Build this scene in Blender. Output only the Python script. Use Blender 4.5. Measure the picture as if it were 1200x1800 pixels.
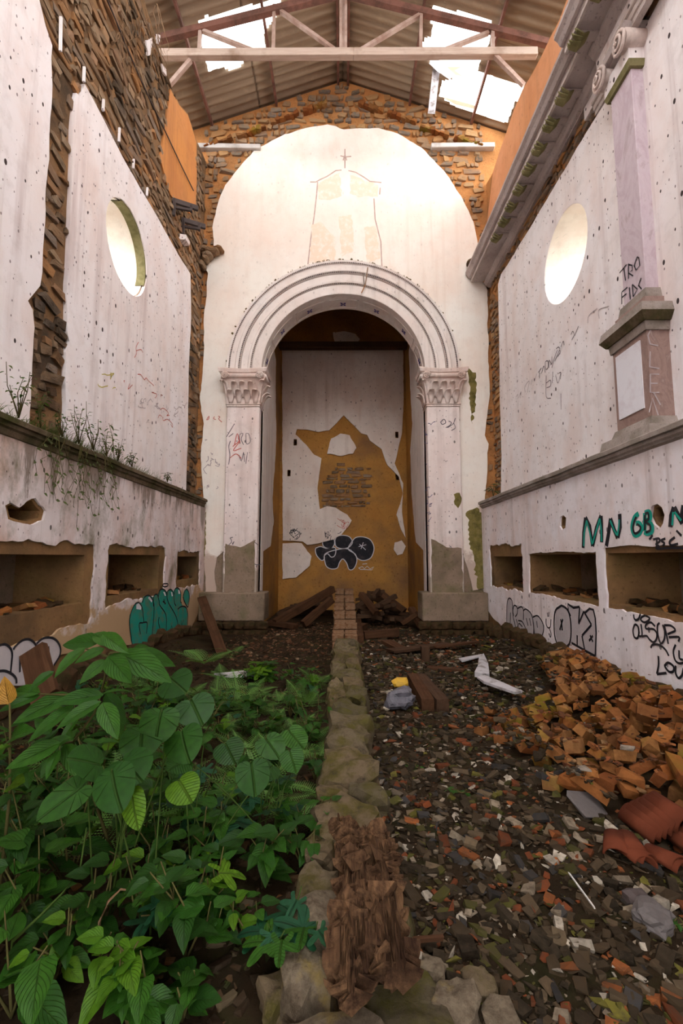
import bpy, bmesh, math, random
from mathutils import Vector, Matrix, noise
import numpy as np

for o in list(bpy.data.objects):
    bpy.data.objects.remove(o)
SC = bpy.context.scene
COL = SC.collection
PI = math.pi

# ---------------------------------------------------------------- camera
FPX = 800.0
PITCH = math.atan(80 / 800.0)
YAW = 3 / 800.0
CAM = Vector((0, 0, 1.6))
cam_data = bpy.data.cameras.new('camera')
cam_data.sensor_fit = 'VERTICAL'
cam_data.sensor_height = 36.0
cam_data.lens = 16.0
cam_data.clip_start = 0.05
cam = bpy.data.objects.new('camera', cam_data)
cam.location = CAM
cam.rotation_euler = (PI / 2 + PITCH, 0, YAW)
COL.objects.link(cam)
SC.camera = cam

# ---------------------------------------------------------------- sky (even bright overcast)
W = bpy.data.worlds.new('overcast_sky')
SC.world = W
W.use_nodes = True
wn = W.node_tree
bg = wn.nodes['Background']
bg.inputs['Color'].default_value = (1.0, 0.99, 0.975, 1)
bg.inputs['Strength'].default_value = 1.55

vs = SC.view_settings
vs.view_transform = 'Standard'
vs.look = 'None'
vs.gamma = 1.0
vs.use_curve_mapping = False
vs.exposure = 2.25
SC.cycles.max_bounces = 10
SC.cycles.diffuse_bounces = 6

# ---------------------------------------------------------------- photo pixel -> place
def ray(x, y):
    u = (x - 600) / FPX
    v = (900 - y) / FPX
    d = Vector((u, math.cos(PITCH) - v * math.sin(PITCH), math.sin(PITCH) + v * math.cos(PITCH)))
    return Matrix.Rotation(YAW, 3, 'Z') @ d
def onX(x, y, X):
    d = ray(x, y); return CAM + d * (X / d.x)
def onY(x, y, Y):
    d = ray(x, y); return CAM + d * (Y / d.y)
def onZ(x, y, Z):
    d = ray(x, y); return CAM + d * ((Z - CAM.z) / d.z)

# ---------------------------------------------------------------- object helpers
def link(name, me, mat=None, parent=None, mw=None, kind=None):
    o = bpy.data.objects.new(name, me)
    COL.objects.link(o)
    if mat is not None and me is not None:
        if len(me.materials) == 0: me.materials.append(mat)
        elif me.materials[0] != mat:
            o.material_slots[0].link = 'OBJECT'; o.material_slots[0].material = mat
    if parent is not None:
        o.parent = parent
    if mw is not None:
        o.matrix_local = mw
    if kind:
        o['kind'] = kind
    return o
def tag(o, label, cat, group=None):
    o['label'] = label; o['category'] = cat
    if group: o['group'] = group
    return o
def structure(o, label=None):
    o['kind'] = 'structure'
    if label: o['label'] = label
    return o
def empty(name, loc=(0, 0, 0)):
    o = bpy.data.objects.new(name, None)
    o.empty_display_size = 0.1
    o.location = loc
    COL.objects.link(o)
    return o
def mesh_from(name, verts, faces, smooth=False):
    me = bpy.data.meshes.new(name)
    me.from_pydata([tuple(v) for v in verts], [], faces)
    me.update()
    if smooth:
        for p in me.polygons: p.use_smooth = True
    return me

class MB:
    """collects shapes, builds one mesh"""
    def __init__(s):
        s.v = []; s.f = []
    def add(s, verts, faces):
        n = len(s.v)
        s.v += [tuple(v) for v in verts]
        s.f += [tuple(i + n for i in f) for f in faces]
        return s
    def box(s, x0, x1, y0, y1, z0, z1):
        return s.add([(x0,y0,z0),(x1,y0,z0),(x1,y1,z0),(x0,y1,z0),(x0,y0,z1),(x1,y0,z1),(x1,y1,z1),(x0,y1,z1)],
                     [(0,3,2,1),(4,5,6,7),(0,1,5,4),(1,2,6,5),(2,3,7,6),(3,0,4,7)])
    def bar(s, a, b, w, h, up=(0,0,1), taper=1.0):
        a = Vector(a); b = Vector(b); d = (b - a).normalized()
        up = Vector(up)
        r = d.cross(up)
        if r.length < 1e-4: r = d.cross(Vector((1,0,0)))
        r.normalize(); u = r.cross(d).normalized()
        vs_ = []
        for p, k in ((a, 1.0), (b, taper)):
            for sx, sz in ((-1,-1),(1,-1),(1,1),(-1,1)):
                vs_.append(p + r * (sx * w / 2 * k) + u * (sz * h / 2 * k))
        return s.add(vs_, [(3,2,1,0),(4,5,6,7),(0,1,5,4),(1,2,6,5),(2,3,7,6),(3,0,4,7)])
    def tube(s, pts, radii, n=6):
        pts = [Vector(p) for p in pts]
        if not hasattr(radii, '__len__'): radii = [radii] * len(pts)
        rings = []
        for i, p in enumerate(pts):
            d = (pts[min(i+1, len(pts)-1)] - pts[max(i-1, 0)]).normalized()
            ref = Vector((0,0,1)) if abs(d.z) < .9 else Vector((1,0,0))
            r = d.cross(ref).normalized(); u = r.cross(d)
            rings.append([p + (r*math.cos(2*PI*k/n) + u*math.sin(2*PI*k/n)) * radii[i] for k in range(n)])
        vs_ = [q for R in rings for q in R]
        fs = []
        for i in range(len(pts)-1):
            for k in range(n):
                fs.append((i*n+k, i*n+(k+1)%n, (i+1)*n+(k+1)%n, (i+1)*n+k))
        fs.append(tuple(range(n-1, -1, -1)))
        fs.append(tuple((len(pts)-1)*n + k for k in range(n)))
        return s.add(vs_, fs)
    def sweep(s, prof, path, closed=False):
        """prof: list of (a,b); path: list of functions/frames (origin, A, B)"""
        n = len(prof); vs_ = []
        for (o, A, B) in path:
            for a, b in prof: vs_.append(Vector(o) + Vector(A)*a + Vector(B)*b)
        fs = []
        m = n if closed else n - 1
        for i in range(len(path)-1):
            for k in range(m):
                fs.append((i*n+k, i*n+(k+1)%n, (i+1)*n+(k+1)%n, (i+1)*n+k))
        if closed:
            fs.append(tuple(range(n)))
            fs.append(tuple((len(path)-1)*n + k for k in range(n-1, -1, -1)))
        return s.add(vs_, fs)
    def build(s, name, mat, parent=None, smooth=False, bevel=0, mw=None, kind=None, recalc=True):
        me = mesh_from(name, s.v, s.f, smooth)
        if recalc or bevel:
            bm = bmesh.new(); bm.from_mesh(me)
            bmesh.ops.recalc_face_normals(bm, faces=bm.faces)
            if bevel:
                ed = [e for e in bm.edges if len(e.link_faces) == 2 and e.calc_face_angle(0) > .5]
                bmesh.ops.bevel(bm, geom=ed, offset=bevel, segments=1, affect='EDGES', clamp_overlap=True)
            bm.to_mesh(me); bm.free()
        return link(name, me, mat, parent, mw, kind)

def roughen(poly, amp, step, seed=0, closed=True):
    """subdivide a 2-D outline and shake it so that it reads as a broken edge"""
    out = []; n = len(poly); k = 0
    for i in range(n if closed else n - 1):
        a = Vector(poly[i]); b = Vector(poly[(i+1) % n]); L = (b - a).length
        m = max(1, int(L / step)); d = (b - a) / max(L, 1e-6); nn = Vector((-d.y, d.x))
        for j in range(m):
            p = a + (b - a) * (j / m)
            q = Vector((p.x * 3.1 + seed * 7.3, p.y * 3.1, seed * 1.7))
            r = noise.noise(q) * 1.2 + noise.noise(q * 3.7) * .7 + noise.noise(q * 9) * .35
            p = p + nn * (amp * r)
            out.append((p.x, p.y))
    if not closed: out.append(tuple(poly[-1]))
    return out

def fill2d(outer, holes=()):
    bm = bmesh.new(); edges = []
    loops = []
    for lp in [outer] + list(holes):
        vs_ = [bm.verts.new((p[0], p[1], 0)) for p in lp]
        loops.append(vs_)
        for i in range(len(vs_)):
            edges.append(bm.edges.new((vs_[i], vs_[(i+1) % len(vs_)])))
    bm.verts.index_update()
    bmesh.ops.triangle_fill(bm, use_beauty=True, use_dissolve=False, edges=edges)
    bm.verts.index_update()
    verts = [(v.co.x, v.co.y) for v in bm.verts]
    faces = [tuple(v.index for v in f.verts) for f in bm.faces]
    li = [[v.index for v in l] for l in loops]
    bm.free()
    return verts, faces, li

def slab_mesh(name, outer, holes, fmap, d0, d1):
    """flat piece with real thickness; fmap(a, b, d) -> world; front at d1, back at d0"""
    v2, f2, loops = fill2d(outer, holes)
    n = len(v2)
    verts = [fmap(a, b, d1) for a, b in v2] + [fmap(a, b, d0) for a, b in v2]
    faces = list(f2) + [tuple(i + n for i in reversed(f)) for f in f2]
    for lp in loops:
        m = len(lp)
        for i in range(m):
            a, b = lp[i], lp[(i+1) % m]
            faces.append((a, b, b + n, a + n))
    me = mesh_from(name, verts, faces)
    bm = bmesh.new(); bm.from_mesh(me)
    bmesh.ops.recalc_face_normals(bm, faces=bm.faces)
    bm.to_mesh(me); bm.free()
    return me
def slab(name, outer, holes, fmap, d0, d1, mat, parent=None, kind=None):
    return link(name, slab_mesh(name, outer, holes, fmap, d0, d1), mat, parent, None, kind)

def circle(cx, cy, rx, ry=None, n=40, a0=0, a1=2*PI):
    ry = ry or rx
    full = abs(a1 - a0 - 2*PI) < 1e-6
    return [(cx + rx*math.cos(a0 + (a1-a0)*i/(n if full else n-1)), cy + ry*math.sin(a0 + (a1-a0)*i/(n if full else n-1))) for i in range(n)]
def inpoly(x, y, poly):
    c = False; j = len(poly) - 1
    for i in range(len(poly)):
        xi, yi = poly[i]; xj, yj = poly[j]
        if (yi > y) != (yj > y) and x < (xj - xi) * (y - yi) / (yj - yi + 1e-12) + xi: c = not c
        j = i
    return c

def hull_mesh(name, rnd, n=10, flat=1.0, boxy=.75):
    """angular chunk of unit size: convex hull of jittered points"""
    bm = bmesh.new()
    if boxy:
        for sx in (-1,1):
            for sy in (-1,1):
                for sz in (-1,1):
                    bm.verts.new((sx*.5*rnd.uniform(boxy,1), sy*.5*rnd.uniform(boxy,1), sz*.5*rnd.uniform(boxy,1)))
        n -= 8
    for i in range(max(0, n)):
        v = Vector((rnd.gauss(0,1), rnd.gauss(0,1), rnd.gauss(0,1))).normalized() * rnd.uniform(.42,.56)
        bm.verts.new(v)
    r = bmesh.ops.convex_hull(bm, input=bm.verts)
    junk = [g for g in r['geom_interior'] if isinstance(g, bmesh.types.BMVert)]
    bmesh.ops.delete(bm, geom=junk, context='VERTS')
    for v in bm.verts: v.co.z *= flat
    me = bpy.data.meshes.new(name); bm.to_mesh(me); bm.free()
    return me
def rock_mesh(name, rnd, sub=2, rough=.18, boxy=.5):
    bm = bmesh.new()
    bmesh.ops.create_icosphere(bm, subdivisions=sub, radius=.5)
    sd = rnd.uniform(0, 100)
    for v in bm.verts:
        c = v.co.copy(); m = max(abs(c.x), abs(c.y), abs(c.z))
        cube = c * (.5 / m)
        c = c.lerp(cube, boxy)
        q = Vector((c.x*2.4+sd, c.y*2.4, c.z*2.4))
        v.co = c * (1 + rough*noise.noise(q)*1.6 + rough*.5*noise.noise(q*2.7))
    me = bpy.data.meshes.new(name); bm.to_mesh(me); bm.free()
    return me
def trs(loc, rot=(0,0,0), sc=(1,1,1)):
    from mathutils import Euler
    return Matrix.LocRotScale(Vector(loc), Euler(rot), Vector(sc))

def merged(name, items, mat, parent=None, cols=None, kind='stuff'):
    """items: (mesh, matrix). one mesh object of kind stuff"""
    V = []; F = []; T = []; n = 0; cache = {}
    for idx, (me, mw) in enumerate(items):
        if me.name not in cache:
            co = np.empty(len(me.vertices)*3, dtype=np.float32); me.vertices.foreach_get('co', co)
            cache[me.name] = (co.reshape(-1,3), [tuple(p.vertices) for p in me.polygons])
        co, fs = cache[me.name]
        M = np.array(mw)
        V.append(co @ M[:3,:3].T + M[:3,3])
        F += [tuple(i + n for i in f) for f in fs]
        n += len(co)
        T.append(len(co))
    if not V: return None
    V = np.vstack(V)
    me = bpy.data.meshes.new(name)
    me.from_pydata(V.tolist(), [], F)
    if cols is not None:
        at = me.color_attributes.new('Col', 'FLOAT_COLOR', 'POINT')
        arr = np.repeat(np.array([tuple(c)[:3] + (1.0,) for c in cols], dtype=np.float32), T, axis=0)
        at.data.foreach_set('color', arr.ravel())
    else:
        at = me.attributes.new('tint', 'FLOAT', 'POINT')
        rr = random.Random(5)
        at.data.foreach_set('value', np.repeat(np.array([rr.random() for _ in items], dtype=np.float32), T))
    me.update()
    o = link(name, me, mat, parent)
    if kind: o['kind'] = kind
    return o

def parts(name, items, mat, parent, limit=300, fill_name=None):
    """items: (mesh, matrix, apparent size): the biggest as parts, the rest joined"""
    items = sorted(items, key=lambda t: -t[2])
    for me, mw, s in items[:limit]:
        link(name, me, mat, parent, mw)
    rest = [(m, w) for m, w, s in items[limit:]]
    if rest: merged(fill_name or name + '_rubble', rest, mat, parent)
# ---------------------------------------------------------------- procedural materials
class NT:
    def __init__(s, name):
        s.m = bpy.data.materials.new(name); s.m.use_nodes = True
        s.t = s.m.node_tree; s.b = s.t.nodes['Principled BSDF']
        s.out = s.t.nodes['Material Output']
        tc = s.t.nodes.new('ShaderNodeTexCoord'); s.P = tc.outputs['Object']; s.UV = tc.outputs['UV']
        s.b.inputs['Roughness'].default_value = .85
        s.b.inputs['Specular IOR Level'].default_value = .1
    def new(s, t, **kw):
        n = s.t.nodes.new(t)
        for k, v in kw.items(): setattr(n, k, v)
        return n
    def put(s, sock, v):
        if hasattr(v, 'links') or isinstance(v, bpy.types.NodeSocket): s.t.links.new(v, sock)
        elif isinstance(v, (tuple, list)) and len(v) == 3 and sock.type == 'RGBA': sock.default_value = (*v, 1)
        else: sock.default_value = v
    def scale(s, v, p=None, loc=(0,0,0), rot=(0,0,0)):
        n = s.new('ShaderNodeMapping'); s.put(n.inputs['Vector'], p or s.P)
        n.inputs['Scale'].default_value = v; n.inputs['Location'].default_value = loc; n.inputs['Rotation'].default_value = rot
        return n.outputs[0]
    def noise(s, sc, det=4, p=None, rough=.55, dist=0):
        n = s.new('ShaderNodeTexNoise'); s.put(n.inputs['Vector'], p or s.P)
        n.inputs['Scale'].default_value = sc; n.inputs['Detail'].default_value = det
        n.inputs['Roughness'].default_value = rough; n.inputs['Distortion'].default_value = dist
        return n.outputs['Fac']
    def vor(s, sc, p=None, feature='F1', rnd=1.0):
        n = s.new('ShaderNodeTexVoronoi', feature=feature); s.put(n.inputs['Vector'], p or s.P)
        n.inputs['Scale'].default_value = sc; n.inputs['Randomness'].default_value = rnd
        return n
    def ramp(s, f, stops):
        n = s.new('ShaderNodeValToRGB'); s.put(n.inputs[0], f)
        e = n.color_ramp.elements
        while len(e) > 1: e.remove(e[-1])
        for i, (p, c) in enumerate(stops):
            if not hasattr(c, '__len__'): c = (c, c, c)
            if i == 0: e[0].position = p; e[0].color = (*c, 1)
            else:
                q = e.new(p); q.color = (*c, 1)
        return n.outputs['Color']
    def mix(s, f, a, b, mode='MIX'):
        n = s.new('ShaderNodeMix', data_type='RGBA', blend_type=mode)
        s.put(n.inputs[0], f); s.put(n.inputs[6], a); s.put(n.inputs[7], b)
        return n.outputs[2]
    def math(s, op, a, b=0.0, clamp=False):
        n = s.new('ShaderNodeMath', operation=op, use_clamp=clamp)
        s.put(n.inputs[0], a); s.put(n.inputs[1], b)
        return n.outputs[0]
    def xyz(s, p=None):
        n = s.new('ShaderNodeSeparateXYZ'); s.put(n.inputs[0], p or s.P); return n.outputs
    def attr(s, name, out='Fac'):
        n = s.new('ShaderNodeAttribute', attribute_name=name); return n.outputs[out]
    def objrand(s):
        n = s.new('ShaderNodeObjectInfo')
        return s.math('FRACT', s.math('ADD', n.outputs['Random'], s.attr('tint')))
    def objcol(s): return s.new('ShaderNodeObjectInfo').outputs['Color']
    def bump(s, h, strength=.4, dist=.02):
        n = s.new('ShaderNodeBump'); n.inputs['Strength'].default_value = strength; n.inputs['Distance'].default_value = dist
        s.put(n.inputs['Height'], h); s.t.links.new(n.outputs[0], s.b.inputs['Normal'])
    def color(s, c, rough=None, spec=None):
        s.put(s.b.inputs['Base Color'], c)
        if rough is not None: s.put(s.b.inputs['Roughness'], rough)
        if spec is not None: s.b.inputs['Specular IOR Level'].default_value = spec
        return s.m

def plaster(name, c1, c2, stain, drip=.5, speck=.5, rust=.2, moss=0.0, low=None, fine=.5, runoff=None):
    t = NT(name)
    c = t.mix(t.ramp(t.noise(.8, 5), [(.38, 0), (.62, 1)]), c1, c2)
    c = t.mix(t.math('MULTIPLY', t.ramp(t.noise(5, 8, rough=.7), [(.5, 0), (.72, 1)]), fine), c, tuple(x*.72 for x in c2))
    c = t.mix(t.math('MULTIPLY', t.ramp(t.noise(1.7, 6, t.scale((1,1,.55), loc=(6,1,8)), .6), [(.48, 0), (.66, 1)]), fine), c, tuple(a*b for a, b in zip(c2, (.90,.80,.76))))
    # long rain streaks
    st = t.ramp(t.noise(1.0, 7, t.scale((5, 5, .22)), .65), [(.50, 0), (.72, 1)])
    where = t.ramp(t.noise(.55, 3, t.scale((1, 1, .7), loc=(3, 7, 1))), [(.40, 0), (.62, 1)])
    c = t.mix(t.math('MULTIPLY', t.math('MULTIPLY', st, where), drip), c, stain)
    # rusty clay blotches
    ru = t.ramp(t.noise(1.3, 6, t.scale((1, 1, .45), loc=(9, 2, 4)), .6), [(.58, 0), (.74, 1)])
    c = t.mix(t.math('MULTIPLY', ru, rust), c, (.62, .30, .14))
    # small chips
    xyz_ = t.xyz(); cmb = t.new('ShaderNodeCombineXYZ'); t.put(cmb.inputs[0], t.math('ADD', xyz_[0], xyz_[1])); t.put(cmb.inputs[1], xyz_[2])
    v = t.vor(1.0, t.scale((6.5, 4.0, 1), cmb.outputs[0])); v.voronoi_dimensions = '2D'
    w = t.new('ShaderNodeSeparateColor'); t.put(w.inputs[0], v.outputs['Color'])
    rad = t.math('MULTIPLY', t.math('POWER', w.outputs[0], 2.0), .13)
    hit = t.math('LESS_THAN', v.outputs['Distance'], rad)
    gate = t.math('GREATER_THAN', w.outputs[1], .5)
    c = t.mix(t.math('MULTIPLY', t.math('MULTIPLY', hit, gate), speck), c, (.06, .045, .045))
    v2 = t.vor(1.0, t.scale((13, 8, 1), cmb.outputs[0], (5, 1, 3))); v2.voronoi_dimensions = '2D'
    w2 = t.new('ShaderNodeSeparateColor'); t.put(w2.inputs[0], v2.outputs['Color'])
    hit2 = t.math('MULTIPLY', t.math('LESS_THAN', v2.outputs['Distance'], t.math('MULTIPLY', t.math('POWER', w2.outputs[0], 1.5), .15)), t.math('GREATER_THAN', w2.outputs[1], .55))
    c = t.mix(t.math('MULTIPLY', hit2, speck*.8), c, (.16, .12, .12))
    if moss:
        mo = t.ramp(t.noise(2.2, 8, t.scale((1, 1, .6), loc=(1, 5, 2)), .68), [(.52, 0), (.68, 1)])
        c = t.mix(t.math('MULTIPLY', mo, moss), c, (.12, .11, .035))
    if low:
        # rising damp with its own ragged outline
        z0, z1, colr = low
        z = t.xyz()[2]
        h = t.math('ADD', z, t.math('MULTIPLY', t.math('SUBTRACT', t.noise(2.5, 8, rough=.65), .5), 1.6))
        k = t.new('ShaderNodeMapRange'); k.inputs['From Min'].default_value = z1; k.inputs['From Max'].default_value = z0
        t.put(k.inputs['Value'], h)
        c = t.mix(k.outputs[0], c, colr)
    if runoff:
        z0, z1, colr, amt = runoff
        k = t.new('ShaderNodeMapRange'); k.inputs['From Min'].default_value = z0; k.inputs['From Max'].default_value = z1
        t.put(k.inputs['Value'], t.math('ADD', t.xyz()[2], t.math('MULTIPLY', t.math('SUBTRACT', t.noise(1.0, 6, t.scale((2.6, 2.6, .5), loc=(2,2,2)), .78), .5), 3.4)))
        c = t.mix(t.math('MULTIPLY', k.outputs[0], amt), c, colr)
    t.bump(t.math('ADD', t.noise(9, 8, rough=.7), t.math('MULTIPLY', hit, -.6)), .35, .012)
    return t.color(c, .92, .08)

M = {}
M['plaster_side'] = plaster('weathered_white_plaster', (.88,.85,.87), (.85,.79,.78), (.40,.29,.28), .6, 1.0, .15)
M['plaster_low'] = plaster('stained_lower_plaster', (.90,.87,.92), (.85,.76,.76), (.30,.21,.19), .6, .8, .3, .12, None, .5)
M['plaster_low_left'] = plaster('mossy_lower_plaster', (.80,.73,.74), (.68,.55,.52), (.14,.095,.06), .7, .9, .5, .75, (.85, 1.0, (.46,.31,.18)), .8, (2.45, 2.75, (.20,.155,.12), .8))
M['plaster_end'] = plaster('cream_end_plaster', (.90,.87,.81), (.90,.81,.73), (.62,.45,.33), .3, .12, .16, 0, (1.55, 1.75, (.55,.43,.36)), .25)
M['plaster_ch'] = plaster('old_chancel_plaster', (.80,.73,.68), (.74,.64,.58), (.40,.28,.22), .5, .6, .2)
M['plaster_orange'] = plaster('orange_clay_render', (.62,.27,.085), (.55,.24,.09), (.20,.10,.05), .5, .2, .5)
M['plaster_orange_r'] = plaster('pale_orange_clay_render', (.66,.31,.16), (.60,.27,.12), (.30,.15,.08), .5, .2, .4)
M['reveal'] = plaster('cream_reveal_plaster', (.88,.83,.76), (.86,.79,.70), (.5,.38,.28), .3, .2, .2)
M['stucco'] = plaster('moulded_stucco', (.82,.77,.74), (.78,.71,.67), (.22,.17,.13), .55, .25, .15, .12, None, .4)
M['stucco_cap'] = plaster('carved_stucco', (.80,.72,.68), (.70,.58,.53), (.20,.14,.12), .7, .3, .25, .15, None, .8)

def grit(name, c1, c2, c3, sc=3.0, bump=.8, moss=0.0, mossc=(.10,.11,.02)):
    t = NT(name)
    c = t.mix(t.ramp(t.noise(sc, 8, rough=.7), [(.35, 0), (.65, 1)]), c1, c2)
    c = t.mix(t.ramp(t.noise(sc*.4, 5), [(.45, 0), (.68, 1)]), c, c3)
    c = t.mix(t.ramp(t.noise(sc*9, 4), [(.58, 0), (.75, .7)]), c, tuple(x*.3 for x in c1))
    if moss: c = t.mix(t.math('MULTIPLY', t.ramp(t.noise(sc*.6, 7, t.scale((1,1,1), loc=(4,4,4)), .65), [(.5, 0), (.66, 1)]), moss), c, mossc)
    t.bump(t.noise(sc*5, 9, rough=.75), bump, .04)
    return t.color(c, .92, .08)
M['mortar'] = grit('orange_clay_mortar', (.60,.28,.10), (.50,.22,.08), (.34,.17,.07), 3.0, .9)
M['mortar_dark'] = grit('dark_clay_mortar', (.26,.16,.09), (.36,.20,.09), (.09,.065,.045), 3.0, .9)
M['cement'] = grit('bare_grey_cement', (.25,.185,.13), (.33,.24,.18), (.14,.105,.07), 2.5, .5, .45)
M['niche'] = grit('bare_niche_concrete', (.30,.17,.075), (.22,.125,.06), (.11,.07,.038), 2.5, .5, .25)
M['foundation'] = grit('earthy_foundation', (.11,.062,.032), (.08,.045,.022), (.045,.03,.016), 4, .9, .5, (.06,.06,.02))
M['chancel_bare'] = grit('bare_ochre_chancel_wall', (.40,.19,.05), (.46,.24,.06), (.24,.13,.06), 2.0, .5)
M['stone_trim'] = grit('weathered_stone_trim', (.34,.29,.26), (.42,.36,.33), (.22,.18,.15), 5, .4, .4, (.09,.085,.05))
M['stone_trim_moss'] = grit('mossy_stone_trim', (.13,.095,.06), (.20,.15,.10), (.06,.055,.025), 5, .6, .9, (.055,.06,.015))
M['cornice'] = grit('grey_pink_cornice', (.46,.40,.39), (.54,.47,.45), (.36,.30,.28), 3, .2)
M['cornice_light'] = grit('worn_cornice_edge', (.60,.54,.51), (.50,.43,.40), (.36,.30,.27), 4, .2)
M['olive'] = grit('olive_lichen_stucco', (.22,.20,.09), (.28,.25,.13), (.13,.12,.05), 12, .4)
M['soil'] = grit('dark_soil', (.036,.022,.012), (.052,.031,.016), (.019,.013,.007), 5, .9, .5, (.035,.042,.012))

t = NT('rubble_stone')
r = t.objrand()
c = t.ramp(r, [(0,(.12,.095,.07)),(.2,(.25,.22,.18)),(.4,(.46,.24,.09)),(.55,(.16,.15,.14)),(.75,(.46,.28,.13)),(.9,(.20,.18,.15)),(1,(.10,.08,.06))])
c = t.mix(t.ramp(t.noise(2.5, 8, rough=.7), [(.42, 0), (.70, .7)]), c, (.50,.24,.09))
t.bump(t.noise(5, 8, rough=.7), .7, .05); M['stone'] = t.color(c, .92, .08)
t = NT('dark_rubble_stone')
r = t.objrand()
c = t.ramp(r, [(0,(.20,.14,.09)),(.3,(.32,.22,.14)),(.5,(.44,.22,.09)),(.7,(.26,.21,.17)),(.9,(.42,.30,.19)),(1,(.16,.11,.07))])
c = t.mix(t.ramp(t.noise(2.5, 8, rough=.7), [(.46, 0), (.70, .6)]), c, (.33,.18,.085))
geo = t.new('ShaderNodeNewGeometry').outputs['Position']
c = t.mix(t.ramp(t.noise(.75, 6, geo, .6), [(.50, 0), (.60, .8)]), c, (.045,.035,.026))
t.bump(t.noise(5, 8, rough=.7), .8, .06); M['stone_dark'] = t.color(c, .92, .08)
t = NT('mossy_kerb_stone')
P2 = t.scale((1,1,1))
r = t.objrand()
c = t.ramp(r, [(0,(.13,.095,.055)),(.35,(.18,.13,.08)),(.7,(.11,.09,.055)),(1,(.20,.15,.095))])
geo = t.new('ShaderNodeNewGeometry').outputs['Position']
c = t.mix(t.ramp(t.noise(6, 8, geo, .7), [(.44, 0), (.60, .8)]), c, (.085,.075,.012))
c = t.mix(t.ramp(t.noise(16, 6, geo, .7), [(.52, 0), (.7, .8)]), c, (.055,.042,.028))
t.bump(t.noise(14, 9, geo, .75), .9, .03); M['kerb'] = t.color(c, .92, .08)
t = NT('pale_kerb_stone')
geo = t.new('ShaderNodeNewGeometry').outputs['Position']
c = t.mix(t.ramp(t.noise(22, 8, geo, .75), [(.4, 0), (.65, 1)]), (.21,.165,.115), (.085,.063,.042))
c = t.mix(t.ramp(t.noise(7, 6, geo, .6), [(.55, 0), (.68, .7)]), c, (.28,.20,.06))
t.bump(t.noise(22, 9, geo, .75), .9, .02); M['kerb_pale'] = t.color(c, .92, .08)

t = NT('broken_brick')
r = t.objrand()
geo = t.new('ShaderNodeNewGeometry').outputs['Position']
c = t.ramp(r, [(0,(.27,.085,.022)),(.2,(.33,.135,.040)),(.4,(.19,.058,.018)),(.6,(.31,.145,.048)),(.8,(.13,.045,.016)),(1,(.36,.18,.070))])
c = t.mix(t.ramp(t.noise(12, 7, geo, .7), [(.45, 0), (.7, .7)]), c, (.10,.038,.014))
c = t.mix(t.ramp(t.noise(1.7, 3, geo), [(.56, 0), (.66, .8)]), c, (.17,.14,.014))
t.bump(t.noise(30, 8, geo, .75), .7, .012); M['brick'] = t.color(c, .92, .08)
t = NT('red_clay_tile')
geo = t.new('ShaderNodeNewGeometry').outputs['Position']
c = t.mix(t.noise(8, 6, geo), (.15,.034,.014), (.085,.024,.011))
t.bump(t.noise(30, 6, geo), .3, .01); M['tile'] = t.color(c, .85, .15)

def wood(name, c1, c2, c3, bump=.5, axis=1):
    t = NT(name)
    s = [26, 26, 26]; s[axis] = 1.6
    c = t.mix(t.ramp(t.noise(1, 8, t.scale(tuple(s)), .7), [(.35, 0), (.68, 1)]), c1, c2)
    c = t.mix(t.ramp(t.noise(2.2, 6), [(.5, 0), (.7, .8)]), c, c3)
    t.bump(t.noise(1, 8, t.scale(tuple(s)), .7), bump, .02)
    return t.color(c, .88, .1)
M['timber'] = wood('old_brown_timber', (.055,.024,.012), (.095,.046,.023), (.026,.013,.007))
M['timber_dark'] = wood('dark_brown_timber', (.050,.027,.016), (.085,.047,.027), (.026,.015,.010))
M['timber_pale'] = wood('pale_weathered_timber', (.56,.45,.38), (.44,.33,.27), (.25,.16,.11), .4, 0)
M['timber_grey'] = wood('whitewashed_timber', (.60,.58,.56), (.50,.46,.43), (.22,.18,.15), .3, 0)
t = NT('dark_slate'); M['slate'] = t.color(t.mix(t.noise(9, 6), (.085,.075,.075), (.14,.12,.115)), .7, .2)
M['rotten'] = wood('rotten_flaking_wood', (.032,.015,.009), (.22,.12,.06), (.022,.009,.005), 1.0)
t = NT('rust_painted_steel')
c = t.mix(t.ramp(t.noise(4, 7, rough=.7), [(.42, 0), (.62, 1)]), (.22,.10,.075), (.12,.06,.045))
t.bump(t.noise(20, 5), .2, .01); M['steel'] = t.color(c, .7, .3)
t = NT('dull_dark_iron')
M['iron'] = t.color(t.mix(t.noise(6, 6), (.045,.035,.035), (.10,.075,.07)), .7, .3)
t = NT('pale_steel')
M['steel_pale'] = t.color(t.mix(t.ramp(t.noise(4, 6), [(.4,0),(.65,1)]), (.46,.34,.29), (.28,.17,.13)), .7, .3)
t = NT('old_fibre_cement_sheet')
c = t.mix(t.ramp(t.noise(1.2, 6, t.scale((.5, 3, .5))), [(.35, 0), (.68, 1)]), (.36,.28,.20), (.25,.185,.13))
c = t.mix(t.ramp(t.noise(3, 7, rough=.7), [(.55, 0), (.75, .7)]), c, (.44,.34,.23))
M['sheet'] = t.color(c, .92, .08)
t = NT('white_plastic_sheet')
c = t.mix(t.ramp(t.noise(9, 6), [(.5,0),(.65,1)]), (.52,.50,.53), (.25,.22,.21)); M['plastic'] = t.color(c, .45, .4)
t = NT('clear_grey_plastic')
c = t.mix(t.noise(6, 5), (.16,.155,.19), (.07,.065,.08)); t.bump(t.noise(14, 5), .6, .03); M['bag'] = t.color(c, .25, .6)
t = NT('yellow_plastic'); M['yellow'] = t.color(t.mix(t.noise(8, 4), (.66,.40,.03), (.45,.26,.03)), .5, .4)
t = NT('mauve_marbled_stucco')
c = t.ramp(t.noise(3.5, 8, t.scale((1,1,.55)), .7, 1.5), [(.28,(.40,.30,.33)),(.45,(.62,.53,.58)),(.6,(.52,.41,.47)),(.75,(.70,.64,.70))])
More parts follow.
